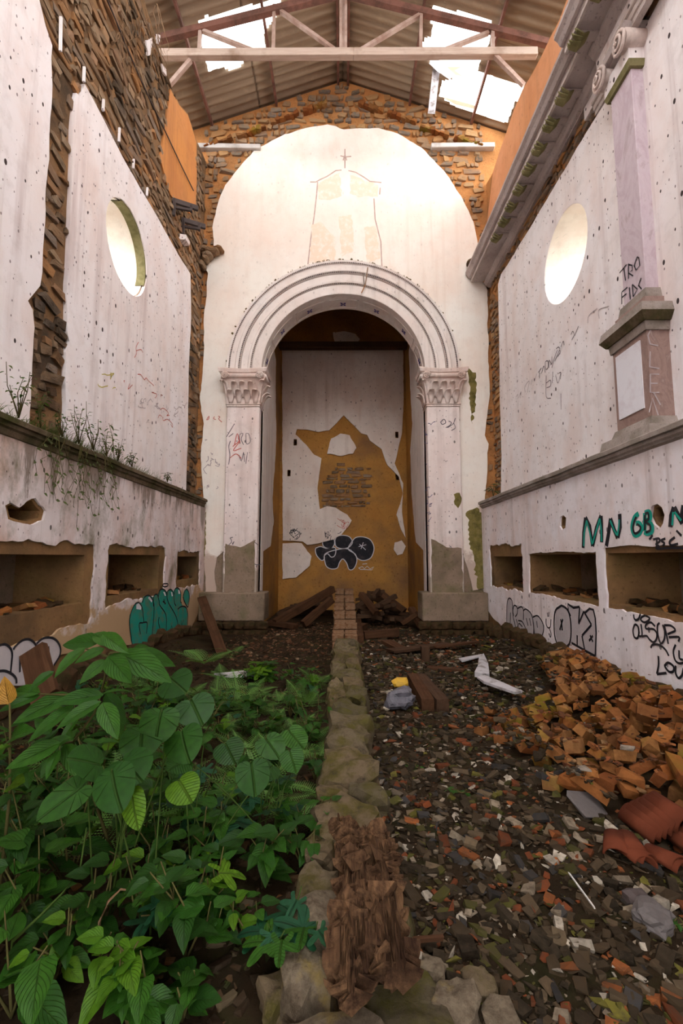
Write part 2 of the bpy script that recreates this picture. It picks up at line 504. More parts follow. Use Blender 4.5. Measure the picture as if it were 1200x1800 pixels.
t.bump(t.noise(12, 5), .1, .01); M['marble'] = t.color(c, .6, .3)
t = NT('brown_marbled_stucco')
c = t.ramp(t.noise(4.5, 8, t.scale((1,1,.5), rot=(.3,.3,0)), .7, 2.0), [(.3,(.20,.12,.10)),(.48,(.34,.23,.20)),(.6,(.26,.17,.15)),(.75,(.46,.36,.32))])
M['marble_brown'] = t.color(c, .6, .3)
t = NT('pale_blue_panel_plaster')
M['panel'] = t.color(t.mix(t.ramp(t.noise(6, 7, rough=.7), [(.5,0),(.7,1)]), (.80,.80,.86), (.70,.66,.72)), .92, .08)

def paint(name, c, fade=.55, dark=(.25,.2,.18), emis=None):
    t = NT(name)
    k = t.mix(t.math('MULTIPLY', t.ramp(t.noise(7, 8, rough=.7), [(.48, 0), (.66, 1)]), fade), c, dark)
    return t.color(k, .7, .25)
M['spray_black'] = paint('black_spray_paint', (.012,.012,.018), .35, (.10,.08,.08))
M['spray_teal'] = paint('teal_spray_paint', (.012,.26,.20), .75, (.13,.13,.07))
M['spray_teal2'] = paint('bright_teal_spray_paint', (.01,.36,.27), .3, (.02,.2,.2))
M['spray_white'] = paint('white_spray_paint', (.62,.62,.66), .2, (.4,.4,.4))
M['spray_grey'] = paint('faded_grey_spray_paint', (.50,.46,.48), .5, (.62,.55,.55))
M['marker'] = paint('faded_black_marker', (.11,.09,.11), .7, (.45,.38,.38))
M['marker_faint'] = paint('faint_grey_marker', (.42,.36,.37), .6, (.66,.58,.57))
M['marker_red'] = paint('faded_red_marker', (.50,.10,.08), .6, (.60,.36,.32))
M['marker_blue'] = paint('faded_blue_marker', (.20,.19,.36), .6, (.5,.45,.5))
M['marker_yellow'] = paint('faded_yellow_marker', (.50,.42,.05), .6, (.6,.5,.3))
M['fresco'] = paint('faded_orange_fresco', (.88,.70,.56), .95, (.90,.84,.77))
M['fresco_line'] = paint('faded_brown_fresco_line', (.50,.36,.31), .6, (.75,.6,.52))
M['indigo'] = paint('indigo_paint', (.06,.04,.22), .2)

def leafmat(name, c1, c2, vein, side=9.0, radial=False, trans=.28, rough=.45):
    t = NT(name)
    uv = t.xyz(t.UV)
    u = t.math('ABSOLUTE', t.math('SUBTRACT', uv[0], .5))
    if radial:
        a = t.math('ARCTAN2', t.math('SUBTRACT', uv[0], .5), t.math('SUBTRACT', uv[1], .12))
        wv = t.math('ABSOLUTE', t.math('SINE', t.math('MULTIPLY', a, 5.0)))
        veinf = t.ramp(wv, [(0, 1), (.16, 0)])
    else:
        w = t.math('FRACT', t.math('SUBTRACT', t.math('MULTIPLY', uv[1], side), t.math('MULTIPLY', u, side*.9)))
        veinf = t.ramp(t.math('ABSOLUTE', t.math('SUBTRACT', w, .5)), [(0, 1), (.10, 0)])
    mid = t.ramp(u, [(0, 1), (.022, 0)])
    vf = t.math('MAXIMUM', veinf, mid)
    n = t.new('ShaderNodeObjectInfo')
    c = t.mix(n.outputs['Random'], c1, c2)
    c = t.mix(t.ramp(t.noise(5, 6), [(.4, 0), (.7, .7)]), c, tuple(x*.45 for x in c1))
    c = t.mix(t.math('MULTIPLY', vf, .8), c, vein)
    t.bump(t.math('MULTIPLY', vf, -1.0), .8, .03)
    t.color(c, rough, .2)
    tr = t.new('ShaderNodeBsdfTranslucent'); t.put(tr.inputs[0], t.mix(.5, c, (.14,.26,.012)))
    ms = t.new('ShaderNodeMixShader'); ms.inputs[0].default_value = trans
    t.t.links.new(t.b.outputs[0], ms.inputs[1]); t.t.links.new(tr.outputs[0], ms.inputs[2])
    t.t.links.new(ms.outputs[0], t.out.inputs['Surface'])
    return t.m
M['leaf'] = leafmat('glossy_green_leaf', (.022,.092,.008), (.042,.135,.012), (.09,.20,.035))
M['leaf_round'] = leafmat('broad_round_leaf', (.016,.068,.010), (.030,.100,.012), (.075,.16,.035), radial=True)
M['leaf_dark'] = leafmat('deep_green_leaf', (.015,.060,.008), (.030,.095,.011), (.06,.13,.025))
M['leaf_lime'] = leafmat('young_lime_leaf', (.085,.22,.012), (.14,.29,.016), (.2,.34,.05), trans=.45)
M['leaf_blue'] = leafmat('bluish_lobed_leaf', (.012,.068,.030), (.020,.095,.040), (.05,.14,.07), radial=True)
M['leaf_dry'] = leafmat('dry_ochre_leaf', (.42,.20,.03), (.52,.27,.04), (.25,.10,.02))
M['fern'] = leafmat('fern_green', (.040,.150,.026), (.075,.210,.035), (.12,.24,.05), side=1)
M['grass'] = leafmat('dull_ledge_green', (.085,.115,.035), (.13,.15,.05), (.15,.16,.06), side=1)
t = NT('brown_green_stem'); M['stem'] = t.color(t.mix(t.noise(9, 4), (.075,.050,.022), (.10,.10,.03)), .8)
t = NT('green_stalk'); M['stalk'] = t.color(t.mix(t.noise(9, 4), (.060,.10,.018), (.04,.07,.015)), .7)
t = NT('dry_twig'); M['twig'] = t.color(t.mix(t.noise(12, 4), (.26,.15,.08), (.16,.10,.06)), .9)
t = NT('broken_shard'); geo = t.new('ShaderNodeNewGeometry').outputs['Position']
c = t.mix(t.ramp(t.noise(25, 6, geo, .7), [(.42, 0), (.7, .75)]), t.objcol(), (.045,.032,.02)); M['shard'] = t.color(c, .88, .12)
t = NT('small_rubble'); geo = t.new('ShaderNodeNewGeometry').outputs['Position']
c = t.mix(t.ramp(t.noise(25, 6, geo, .7), [(.42, 0), (.7, .75)]), t.attr('Col', 'Color'), (.045,.032,.02)); M['shards'] = t.color(c, .88, .12)
# ================================================================ THE SETTING
RND = random.Random(11)
XL, XR, YE = -3.30, 3.42, 10.06           # bare masonry faces
fL = lambda a, b, d: (XL + d, a, b)
fR = lambda a, b, d: (XR - d, a, b)
fE = lambda a, b, d: (a, YE - d, b)
LX = 3.07                                  # lower wall core face
fLL = lambda a, b, d: (-LX + d, a, b)
fLR = lambda a, b, d: (LX - d, a, b)
def pxX(pts, X): return [(p.y, p.z) for p in (onX(x, y, X) for x, y in pts)]
def pxY(pts, Y): return [(p.x, p.z) for p in (onY(x, y, Y) for x, y in pts)]
Y0 = -2.2

# ---------------------------------------------------------------- floor
def floor_z(x, y):
    h = .05 * noise.noise(Vector((x*.9, y*.9, 3))) + .025 * noise.noise(Vector((x*3, y*3, 8)))
    # earth banked against the right wall
    k = max(0, min(1, (x - 1.9) / 1.1)) ** 1.6
    h += .24 * k * max(0, min(1, (9.6 - y) / 1.6))
    k = max(0, min(1, (-x - 2.1) / .9)) ** 1.6
    h += .22 * k * max(0, min(1, (9.6 - y) / 1.6))
    if y > 9.9: h *= .5
    return h
nx, ny = 96, 200
gx = [-3.3 + 6.6*i/(nx-1) for i in range(nx)]
gy = [Y0 + (14.2 - Y0)*j/(ny-1) for j in range(ny)]
V = [(x, y, floor_z(x, y)) for y in gy for x in gx]
F = [(j*nx+i, j*nx+i+1, (j+1)*nx+i+1, (j+1)*nx+i) for j in range(ny-1) for i in range(nx-1)]
floor = structure(link('floor', mesh_from('floor', V, F, True), M['soil']), 'dark earth floor littered with rubble')
g = MB().box(-40, 40, -40, 50, -.6, -.35).build('ground', M['soil']); structure(g)

# ---------------------------------------------------------------- masonry pieces
stone_m = [hull_mesh('stone', random.Random(i), 15, 1, .5) for i in range(14)]
rock_m = [rock_mesh('stone', random.Random(40+i), 2, .2, .55) for i in range(8)]
def courses(a0, a1, b0, b1, h, w, inside, seed, jit=.02):
    rnd = random.Random(seed); b = b0; out = []
    while b < b1:
        hh = h * rnd.uniform(.65, 1.4); a = a0 - rnd.random()*w
        while a < a1:
            ww = w * rnd.choice((.35,.5,.7,1,1.3,1.7)) * rnd.uniform(.8,1.2)
            ca, cb = a + ww/2, b + hh/2
            if inside(ca, cb): out.append((ca, cb + rnd.uniform(-jit, jit), ww*.93, hh*rnd.uniform(.72,.95), rnd))
            a += ww
        b += hh
    return out

# ---------------------------------------------------------------- left wall
OCL = (6.45, 6.25, .66); OCR = (6.5, 6.15, .685)
top_l = pxX([(345,247),(338,225),(330,200),(316,182),(300,155),(292,130),(285,105),(268,50),(253,0)], XL)
outl = [(Y0, 2.6), (YE+.5, 2.6), (YE+.5, 11.2)] + top_l + [(5.6, 11.2), (4, 10.6), (2, 10.9), (Y0, 10.7)]
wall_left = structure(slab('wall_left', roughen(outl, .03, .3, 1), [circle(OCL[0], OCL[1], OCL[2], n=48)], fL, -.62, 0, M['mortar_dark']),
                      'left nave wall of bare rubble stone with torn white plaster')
# inner lining of the round opening
def ring(name, oc, f, r0, r1, d0, d1, mat, parent, a0=0, a1=2*PI, n=48, amp=0.0):
    mb = MB(); path = []
    for i in range(n+1):
        a = a0 + (a1-a0)*i/n; k = 1 + amp*noise.noise(Vector((a*3, 1, 1)))
        ca, cb = math.cos(a), math.sin(a)
        P = [f(oc[0]+ca*r1, oc[1]+cb*r1, d0), f(oc[0]+ca*r1, oc[1]+cb*r1, d1*k), f(oc[0]+ca*r0, oc[1]+cb*r0, d1*k), f(oc[0]+ca*r0, oc[1]+cb*r0, d0)]
        path.append(P)
    vs_ = [p for R in path for p in R]; fs = []
    for i in range(n):
        for k in range(4):
            fs.append((i*4+k, i*4+(k+1)%4, (i+1)*4+(k+1)%4, (i+1)*4+k))
    mb.add(vs_, fs)
    return mb.build(name, mat, parent)
ring('window_reveal', OCL, fL, OCL[2]-.02, OCL[2]+.01, -.62, -.02, M['reveal'], wall_left)
ring('exposed_reveal_masonry', OCL, fL, OCL[2]-.035, OCL[2]+.0, -.11, .03, M['olive'], wall_left, -.35, 2.0, 30, .3)

plA = pxX([(69,-5),(74,20),(80,45),(92,80),(90,170),(86,280),(80,370),(75,450),(72,505),(62,515),(50,528),(58,545),(60,575),(57,640),(52,745)], -3.25)
plA = roughen(plA, .02, .12, 2, False) + [(4.3, 2.72), (Y0, 2.72), (Y0, 7.9), (2.5, 7.75)]
slab('plaster', plA, [], fL, 0, .05, M['plaster_side'], wall_left)
plB = pxX([(115,745),(117,620),(122,600),(118,585),(118,500),(122,420),(125,330),(128,230),(131,180),(135,163),(141,170),(149,147),(165,176),(215,275),(270,370),(313,447),(335,482),(336,560),(332,640),(331,700),(330,760),(327,870)], -3.25)
a_, b_ = plB[0], plB[-1]
plB = roughen(plB, .014, .12, 3, False) + [(b_[0], 2.72), (a_[0], 2.72)]
ocw = roughen(circle(OCL[0], OCL[1], OCL[2]-.01, n=40), .008, .08, 4)
slab('plaster', plB, [ocw], fL, 0, .05, M['plaster_side'], wall_left)
opatch = pxX([(300,158),(315,185),(330,202),(345,250),(346,300),(345,365),(334,375),(320,360),(300,342),(290,310),(282,277),(288,240),(290,217),(296,185)], -3.27)
slab('plaster_patch', roughen(opatch, .03, .15, 5), [], fL, 0, .03, M['plaster_orange'], wall_left)
def inA(a, b): return inpoly(a, b, plA)
def bareL(a, b):
    if b < 2.8 or a < 2.6 or a > YE - .02: return False
    if inpoly(a, b, plA) or inpoly(a, b, plB) or inpoly(a, b, opatch): return False
    top = 10.6 + .08*max(0, a - 7.5)
    return b < top
items = []
for ca, cb, ww, hh, rnd in courses(2.6, YE, 2.8, 11.0, .12, .34, bareL, 21):
    d = rnd.uniform(.02, .045)
    if ca + ww*.5 > YE: continue
    nb = min((not bareL(ca-ww*.45, cb)), 1) + min((not bareL(ca+ww*.45, cb)), 1)
    if nb: ww *= .5; d = .03
    mw = trs((XL + d*.25, ca, cb), (rnd.uniform(-.3,.3), rnd.uniform(-.1,.1), rnd.uniform(-.1,.1)), (d*2, ww, hh*1.05))
    items.append((rnd.choice(stone_m), mw, ww*hh / (1 + (ca*ca + (cb-1.6)**2))))
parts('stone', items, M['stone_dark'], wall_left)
# iron brackets left in the wall, with a scrap of white render under them
for (x, y) in ((302, 352), (318, 386)):
    p = onX(x, y, XL)
    b = MB().bar(p, p + Vector((.42, .25, .03)), .06, .09).bar(p + Vector((0,0,-.14)), p + Vector((.36,.12,-.12)), .05, .04).bar(p + Vector((.05,.0,-.32)), p + Vector((.05,.0,.03)), .05, .05).bar(p + Vector((.33,.14,-.14)), p + Vector((.33,.14,.0)), .04, .04)
    b.build('iron_bracket', M['iron'], wall_left)
p = onX(318, 424, XL)
MB().add([p+Vector(v) for v in ((0,-.14,-.06),(0,.12,-.03),(0,.13,.08),(0,-.13,.07),(.14,-.12,-.05),(.14,.1,-.02),(.14,.12,.07),(.14,-.11,.06))],
         [(0,1,2,3),(4,7,6,5),(0,4,5,1),(1,5,6,2),(2,6,7,3),(3,7,4,0)]).build('loose_render_scrap', M['plaster_side'], wall_left)
# cable sagging along the wall
pts = [onX(x, y, XL + .06) for x, y in ((185,-10),(205,40),(232,105),(262,172),(290,230),(318,290),(340,335))]
MB().tube(pts, .012, 5).build('cable', M['iron'], wall_left)
# dry roots hanging from the broken wall head
rr = random.Random(3); mb = MB()
for i in range(46):
    s = onX(rr.uniform(205, 285), rr.uniform(0, 90), XL + .05); q = s.copy(); pp = [s]
    for k in range(5):
        q = q + Vector((rr.uniform(-.01,.05), rr.uniform(-.1,.1), rr.uniform(-.22,-.03))); pp.append(q)
    mb.tube(pp, [.007,.006,.005,.004,.003,.002], 3)
o = mb.build('dry_roots', M['twig'], wall_left, kind='stuff', recalc=False)
# scraps of render and thin peeling strips
for (pts_) in ([(256,72),(268,66),(264,96),(260,98)], [(284,112),(291,122),(292,134),(286,126)], [(277,60),(281,62),(279,78),(275,76)]):
    slab('render_scrap', pxX(pts_, XL + .05), [], fL, .02, .06, M['plaster_side'], wall_left)
for (x, y, l) in ((107,30,60),(148,118,26),(182,175,20),(210,225,24),(235,280,16),(259,330,14)):
    a = onX(x, y, XL + .06); b = onX(x-1, y+l, XL + .07)
    MB().bar(a, b, .02, .03, (1,0,0)).build('render_strip', M['plaster_side'], wall_left)

# ---------------------------------------------------------------- right wall
top_r = pxX([(868,300),(880,262),(905,190),(920,155),(940,120),(985,30),(1000,-10)], XR)
outr = [(Y0, 2.6), (Y0, 10.9), (3, 10.8)] + list(reversed(top_r)) + [(YE+.5, 10.6), (YE+.5, 2.6)]
wall_right = structure(slab('wall_right', roughen(outr, .03, .3, 6), [circle(OCR[0], OCR[1], OCR[2], n=48)], fR, -.62, 0, M['mortar']),
                       'right nave wall with white plaster, marbled pilaster and cornice')
ring('window_reveal', OCR, fR, OCR[2]-.02, OCR[2]+.01, -.62, .06, M['reveal'], wall_right)
plC = pxX([(880,872),(881,800),(880,760),(878,700),(877,600),(875,500),(880,482),(903,447),(960,352),(1030,233),(1075,160)], 3.35)
plC = roughen(plC, .014, .12, 7, False) + [(3.0, 7.62), (Y0, 7.6), (Y0, 2.72), (plC[0][0], 2.72)]
slab('plaster', plC, [circle(OCR[0], OCR[1], OCR[2]-.015, n=44)], fR, 0, .07, M['plaster_side'], wall_right)
# smooth orange render above the cornice
orr = [(Y0, 8.1), (YE, 8.1), (YE, 9.4)] + [(a, b - .06) for a, b in top_r] + [(3, 10.7), (Y0, 10.8)]
slab('plaster_patch', roughen(orr, .02, .25, 8), [], fR, 0, .03, M['plaster_orange_r'], wall_right)
def bareR(a, b):
    if b < 2.8 or a < 3 or a > YE - .02 or b > 7.95: return False
    return not inpoly(a, b, plC)
items = []
for ca, cb, ww, hh, rnd in courses(3, YE, 2.8, 8.0, .11, .24, bareR, 22):
    d = rnd.uniform(.02, .06)
    if not (bareR(ca-ww*.45, cb) and bareR(ca+ww*.45, cb)): ww *= .5; d = .03
    mw = trs((XR - d*.3, ca, cb), (rnd.uniform(-.12,.12), rnd.uniform(-.1,.1), rnd.uniform(-.1,.1)), (d*2, ww, hh))
    items.append((rnd.choice(stone_m), mw, ww*hh / (1 + (ca*ca + (cb-1.6)**2))))
parts('stone', items, M['stone'], wall_right, 300)

# ---------------------------------------------------------------- lower walls with burial niches
def lower_wall(side, f, niches, mat, bottom_px, extra, frame_amp, seed):
    core_holes = [[(a0,b0),(a1,b0),(a1,b1),(a0,b1)] for a0, a1, b0, b1 in niches]
    core = [(Y0, -.15), (YE, -.15), (YE, 2.70), (Y0, 2.70)]
    eh = [roughen(e, .015, .05, seed+9) for e in extra]
    ehs = []
    for e in extra:
        ca = sum(p[0] for p in e)/len(e); cb = sum(p[1] for p in e)/len(e)
        ehs.append([(ca+(p[0]-ca)*.8, cb+(p[1]-cb)*.8) for p in e])
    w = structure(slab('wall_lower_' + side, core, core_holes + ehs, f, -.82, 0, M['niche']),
                  side + ' lower wall with a row of open burial niches')
    bk = [(Y0, .6), (YE, .6), (YE, 2.4), (Y0, 2.4)]
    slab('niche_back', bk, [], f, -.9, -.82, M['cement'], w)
    ph = []
    for i, (a0, a1, b0, b1) in enumerate(niches):
        m = frame_amp[i]
        ph.append(roughen([(a0-m[0], b0-m[2]), (a1+m[1], b0-m[2]), (a1+m[1], b1+m[3]), (a0-m[0], b1+m[3])], m[4], .07, seed+i))
    X = LX - .02
    bot = pxX(bottom_px, X if side == 'right' else -X)
    bot = roughen(bot, .03, .12, seed+5, False)
    outer = [(Y0, bot[0][1]-.02)] + bot + [(YE, bot[-1][1]), (YE, 2.70), (Y0, 2.70)]
    slab('plaster', outer, ph + eh, f, 0, .025, mat, w)
    return w
nR = [(1.25,3.2,1.07,1.64), (3.35,5.32,1.07,1.65), (5.57,7.52,1.07,1.645), (7.85,9.35,1.07,1.62)]
exR = [pxX(pts, LX-.02) for pts in ([(985,910),(990,906),(995,910),(994,928),(988,932),(984,925)], [(1146,890),(1155,887),(1163,892),(1168,905),(1166,920),(1160,930),(1150,920),(1144,908)])]
wall_lower_right = lower_wall('right', fLR, nR, M['plaster_low'],
    [(1500,1385),(1200,1258),(1140,1230),(1100,1212),(1040,1185),(1000,1163),(960,1148),(930,1133),(900,1113),(872,1092),(856,1070)], exR,
    [(.03,.03,.02,.04,.02), (.03,.04,.05,.06,.02), (.05,.03,.04,.03,.02), (.05,.18,.06,.22,.05)], 60)
nL = [(1.3,3.2,1.07,1.63), (3.45,5.42,1.07,1.63), (5.98,7.62,1.09,1.64), (8.48,9.62,1.17,1.62)]
exL = [pxX([(8,888),(18,884),(34,893),(46,880),(62,875),(70,888),(80,898),(76,914),(55,922),(32,918),(14,912)], -LX+.02)]
wall_lower_left = lower_wall('left', fLL, nL, M['plaster_low_left'],
    [(-300,1310),(0,1190),(60,1165),(110,1150),(150,1140),(200,1130),(250,1140),(300,1140),(335,1105),(356,1060)], exL,
    [(.1,.1,.2,.1,.05), (.1,.17,.26,.12,.05), (.06,.2,.12,.12,.05), (.10,.12,.14,.12,.05)], 80)
# foundation footing showing below the plaster
for s, w in ((1, wall_lower_right), (-1, wall_lower_left)):
    rnd = random.Random(90+s); items = []
    y = .5
    while y < 9.7:
        L = rnd.uniform(.2,.5)
        items.append((rnd.choice(rock_m), trs((s*(LX - .02), y+L/2, floor_z(s*2.9, y)+.06+rnd.uniform(-.04,.05)), (0,0,rnd.uniform(-.2,.2)), (.28, L, rnd.uniform(.18,.34))), 1.0))
        y += L*.95
    for me, mw, k in items: link('footing_stone', me, M['foundation'], w, mw)
# rubble lying inside the niches
rnd = random.Random(7); 
chip_m = [hull_mesh('chip', random.Random(70+i), 9, .45, .6) for i in range(8)]
for s, ns, w in ((1, nR, wall_lower_right), (-1, nL, wall_lower_left)):
    for (a0, a1, b0, b1) in ns[1:]:
        its = []
        for i in range(26):
            sz = rnd.uniform(.05,.16)
            its.append((rnd.choice(chip_m), trs((s*(LX + rnd.uniform(.08,.6)), rnd.uniform(a0+.1, a1-.1), b0 + sz*.2), (rnd.uniform(-.4,.4), rnd.uniform(-.4,.4), rnd.uniform(0,6)), (sz*1.6, sz, sz)), sz))
        for me, mw, k in its: link('niche_rubble', me, M['brick' if rnd.random() < .35 else 'foundation'], w, mw)

# string courses (ledges) over the lower walls
def ledge(name, s, xf, z0, z1, mat, xw, y1, label):
    prof = [(xw, z1), (xf+.02, z1), (xf, z1-.015), (xf, z1-.06), (xf+.03, z1-.065), (xf+.03, z1-.10), (xf+.055, z1-.115), (xf+.06, z0+.02), (xf+.1, z0), (xw, z0)]
    mb = MB(); path = []
    n = 60
    for i in range(n+1):
        y = Y0 + (y1 - Y0)*i/n
        path.append(((0, y, .012*noise.noise(Vector((y*1.5, s, 0)))), (s + s*.004*noise.noise(Vector((y*4, s, 2))), 0, 0), (0, 0, 1)))
    mb.sweep(prof, path, True)
    return structure(mb.build(name, mat), label)
trim_1 = ledge('trim_1', 1, 2.95, 2.66, 2.81, M['stone_trim'], XR, 9.9, 'grey stone string course above the right burial niches')
trim_2 = ledge('trim_2', -1, 2.97, 2.68, 2.87, M['stone_trim_moss'], -XL, 9.9, 'mossy stone string course above the left burial niches')

# ---------------------------------------------------------------- unseen front wall with doorway, added to cut light into the chancel
structure(slab('wall_front_added', [(-4,-.12),(-1.3,-.12),(-1.3,3.4),(-.9,3.9),(0,4.1),(.9,3.9),(1.3,3.4),(1.3,-.12),(4,-.12),(4,10.8),(2,10.4),(-1,11),(-4,10.6)], [], lambda a,b,d: (a, Y0-d, b), 0, .6, M['plaster_side']))
# ---------------------------------------------------------------- end wall with the arch opening
ARC_Z, ARC_R, ARC_RO = 5.78, 1.86, 2.63
def roofz(x): return 13.28 - .36*abs(x)
arch_hole = [(-ARC_R, -.12), (-ARC_R, ARC_Z)] + [(ARC_R*math.cos(a), ARC_Z + ARC_R*math.sin(a)) for a in [PI - PI*i/32 for i in range(1, 32)]] + [(ARC_R, ARC_Z), (ARC_R, -.12)]
oute = [(-4.0, -.12)] + [(-4.0, roofz(4)-.05), (0, roofz(0)-.05), (4.0, roofz(4)-.05), (4.0, -.12)] + list(reversed(arch_hole))
wall_end = structure(slab('wall_end', oute, [], fE, -.5, 0, M['mortar']), 'end wall of orange rubble masonry with cream plaster round the arch')
epx = [(357,872),(352,800),(358,745),(352,700),(357,640),(358,560),(362,520),(366,480),(360,470),(378,452),(376,430),(373,400),(385,350),(396,325),(415,300),(450,262),(478,247),(500,235),(545,223),(575,219),(590,222),(604,227),(640,226),(665,225),(700,235),(740,260),(780,300),(810,345),(832,390),(840,430),(842,455),(848,480),(856,510),(858,620),(860,700),(852,765),(858,780),(856,830),(852,872)]
ep = roughen(pxY(epx, 10.0), .018, .1, 12, False)
low_r = pxY([(850,950),(842,1035),(832,1038),(822,1000),(812,968),(800,962),(775,942),(740,925)], 10.0)
low_l = pxY([(470,960),(455,966),(395,966),(382,980),(377,1005),(380,1040),(362,1050),(358,980)], 10.0)
arc2 = [(1.95, low_r[-1][1]), (1.95, ARC_Z)] + [(1.95*math.cos(a), ARC_Z + 1.95*math.sin(a)) for a in [PI*i/32 for i in range(1, 32)]] + [(-1.95, ARC_Z), (-1.95, low_l[0][1])]
plE = ep + [(p[0], p[1]) for p in roughen(low_r[:-1], .02, .08, 13, False)] + arc2 + roughen(low_l[1:], .02, .08, 14, False)
slab('plaster', plE, [], fE, 0, .06, M['plaster_end'], wall_end)
# grey cement exposed low down beside the piers
for s in (-1, 1):
    slab('cement_render', [(s*1.95, .75), (s*3.1, .75), (s*3.1, 2.3), (s*1.95, 2.3)], [], fE, 0, .03, M['cement'], wall_end)
def bareE(a, b):
    if abs(a) > 3.36 or b < 2.8 or b > roofz(a) - .12: return False
    if inpoly(a, b, plE): return False
    return not (abs(a) < 2 and b < 8)
items = []
for ca, cb, ww, hh, rnd in courses(-3.4, 3.4, 2.8, 13.3, .135, .25, bareE, 23):
    d = rnd.uniform(.03, .06)
    if rnd.random() < .08: continue
    if not (bareE(ca-ww*.45, cb) and bareE(ca+ww*.45, cb)): ww *= .5; d = .03
    mw = trs((ca, YE - d*.25, cb), (rnd.uniform(-.1,.1), rnd.uniform(-.25,.25), rnd.uniform(-.12,.12)), (ww*1.0, d*2, hh*1.05))
    items.append((rnd.choice(stone_m), mw, ww*hh))
parts('stone', items, M['stone'], wall_end)
# raking band of broken brick under the gable
rnd = random.Random(31)
for s in (-1, 1):
    for i in range(26):
        x = s*(.45 + i*.113); z = roofz(x) - .62 - .08*(i > 12)
        if i % 7 == 5: continue
        link('raking_brick', rnd.choice(stone_m), M['brick'], wall_end, trs((x, YE-.05, z), (0, s*.35, rnd.uniform(-.1,.1)), (.16, .24, rnd.uniform(.08,.12))))
# whitewashed timbers built into the gable
for (x0, x1, y) in ((347, 458, 259), (757, 868, 259)):
    a = onY(x0, y, YE-.06); b = onY(x1, y+2 if x0 < 500 else y-1, YE-.06)
    MB().bar(a, b, .14, .12).build('embedded_timber', M['timber_grey'], wall_end, bevel=.01)
# stubs of the vanished cornice at both corners
for s, c in ((-1, (372, 440)), (1, (840, 462))):
    o = onY(c[0], c[1], 9.8); rnd = random.Random(55+s)
    for k, (dx, dz, sx, sz) in enumerate(((0,0,.34,.13),(s*.10,-.10,.24,.12),(s*.16,-.2,.16,.13),(s*-.15,.06,.2,.06),(s*.2,.05,.22,.12),(s*.22,-.33,.12,.16))):
        link('cornice_stub_stone', rnd.choice(rock_m), M['stone_dark'], wall_end, trs((o.x+dx, 9.86, o.z+dz), (0, rnd.uniform(-.2,.2), rnd.uniform(-.2,.2)), (sx, .3, sz)))
# faint painted shrine above the arch
def ribbon(pts3, nrm, w, closed=False, lift=0.0):
    pts3 = [Vector(p) for p in pts3]; n = len(pts3); nrm = Vector(nrm); vs_ = []; fs = []
    for i in range(n):
        a = pts3[(i-1) % n] if (closed or i) else pts3[0]
        b = pts3[(i+1) % n] if (closed or i < n-1) else pts3[-1]
        d = (b - a).normalized(); r = d.cross(nrm).normalized()
        ww = w[i] if hasattr(w, '__len__') else w
        vs_ += [pts3[i] - r*ww/2 + nrm*lift, pts3[i] + r*ww/2 + nrm*lift]
    m = n if closed else n-1
    for i in range(m):
        j = (i+1) % n
        fs.append((2*i, 2*i+1, 2*j+1, 2*j))
    return vs_, fs
def smooth(pts, k=4):
    """Catmull-Rom through 2-D points"""
    if len(pts) < 3: return [Vector(p) for p in pts]
    out = []; P = [Vector(p) for p in pts]; P = [P[0]*2-P[1]] + P + [P[-1]*2-P[-2]]
    for i in range(1, len(P)-2):
        for j in range(k):
            t_ = j/k
            out.append(.5*((2*P[i]) + (P[i+1]-P[i-1])*t_ + (2*P[i-1]-5*P[i]+4*P[i+1]-P[i+2])*t_*t_ + (3*P[i]-P[i-1]-3*P[i+1]+P[i+2])*t_**3))
    out.append(P[-2]); return out
def graffiti(name, plane, strokes, mat, parent, width, lift=.004, curve=True, label=None):
    """strokes in photo pixels laid on a wall plane; width in pixels at that place"""
    kind, val = plane
    mb = MB()
    nrm = {'X': (-1 if val > 0 else 1, 0, 0), 'Y': (0, -1, 0)}[kind]
    for si, st in enumerate(strokes):
        w = width
        if isinstance(st, tuple) and isinstance(st[0], (int, float)): w, st = st
        P = smooth(st) if (curve and len(st) > 2) else [Vector(p) for p in st]
        P3 = [(onX if kind == 'X' else onY)(p[0], p[1], val) for p in P]
        dist = sum((q - CAM).length for q in P3) / len(P3)
        mb.add(*ribbon(P3, nrm, w * dist / 900, False, lift + .0003*(si % 3)))
    o = mb.build(name, M[mat], parent, recalc=False)
    if label: o['label'] = label
    return o
def decal(name, plane, poly, mat, parent, lift=.003, holes=()):
    kind, val = plane
    f = (lambda a, b, d: (val - math.copysign(d, val), a, b)) if kind == 'X' else (lambda a, b, d: (a, val - d, b))
    pp = pxX(poly, val) if kind == 'X' else pxY(poly, val)
    hh = [pxX(h, val) if kind == 'X' else pxY(h, val) for h in holes]
    return slab(name, pp, hh, f, .0005, lift, M[mat], parent)
PE = ('Y', YE - .06)
graffiti('painted_shrine_outline', PE, [[(545,320),(555,320),(562,316),(575,310),(590,300),(600,299)],[(612,300),(625,303),(640,312),(650,319),(670,321)],[(603,282),(606,270),(609,282)],[(598,274),(606,276),(617,275)],[(606,262),(606,296)],[(657,349),(659,385),(664,405),(669,425),(671,470)],[(558,320),(556,345),(552,380),(546,420),(541,465)],[(668,330),(667,342)]], 'fresco_line', wall_end, 2.0, .002, False)
for pl in ([(558,322),(575,313),(598,303),(600,345),(580,352),(560,350)], [(616,306),(640,316),(666,326),(664,345),(630,346),(615,340)], [(548,395),(562,390),(590,420),(588,458),(543,462)], [(595,380),(618,378),(622,440),(600,452)], [(640,400),(660,398),(668,455),(645,460)]):
    decal('painted_shrine_patch', PE, [(p[0], p[1]) for p in roughen(pl, 2.5, 5, 3)], 'fresco', wall_end, .0025)

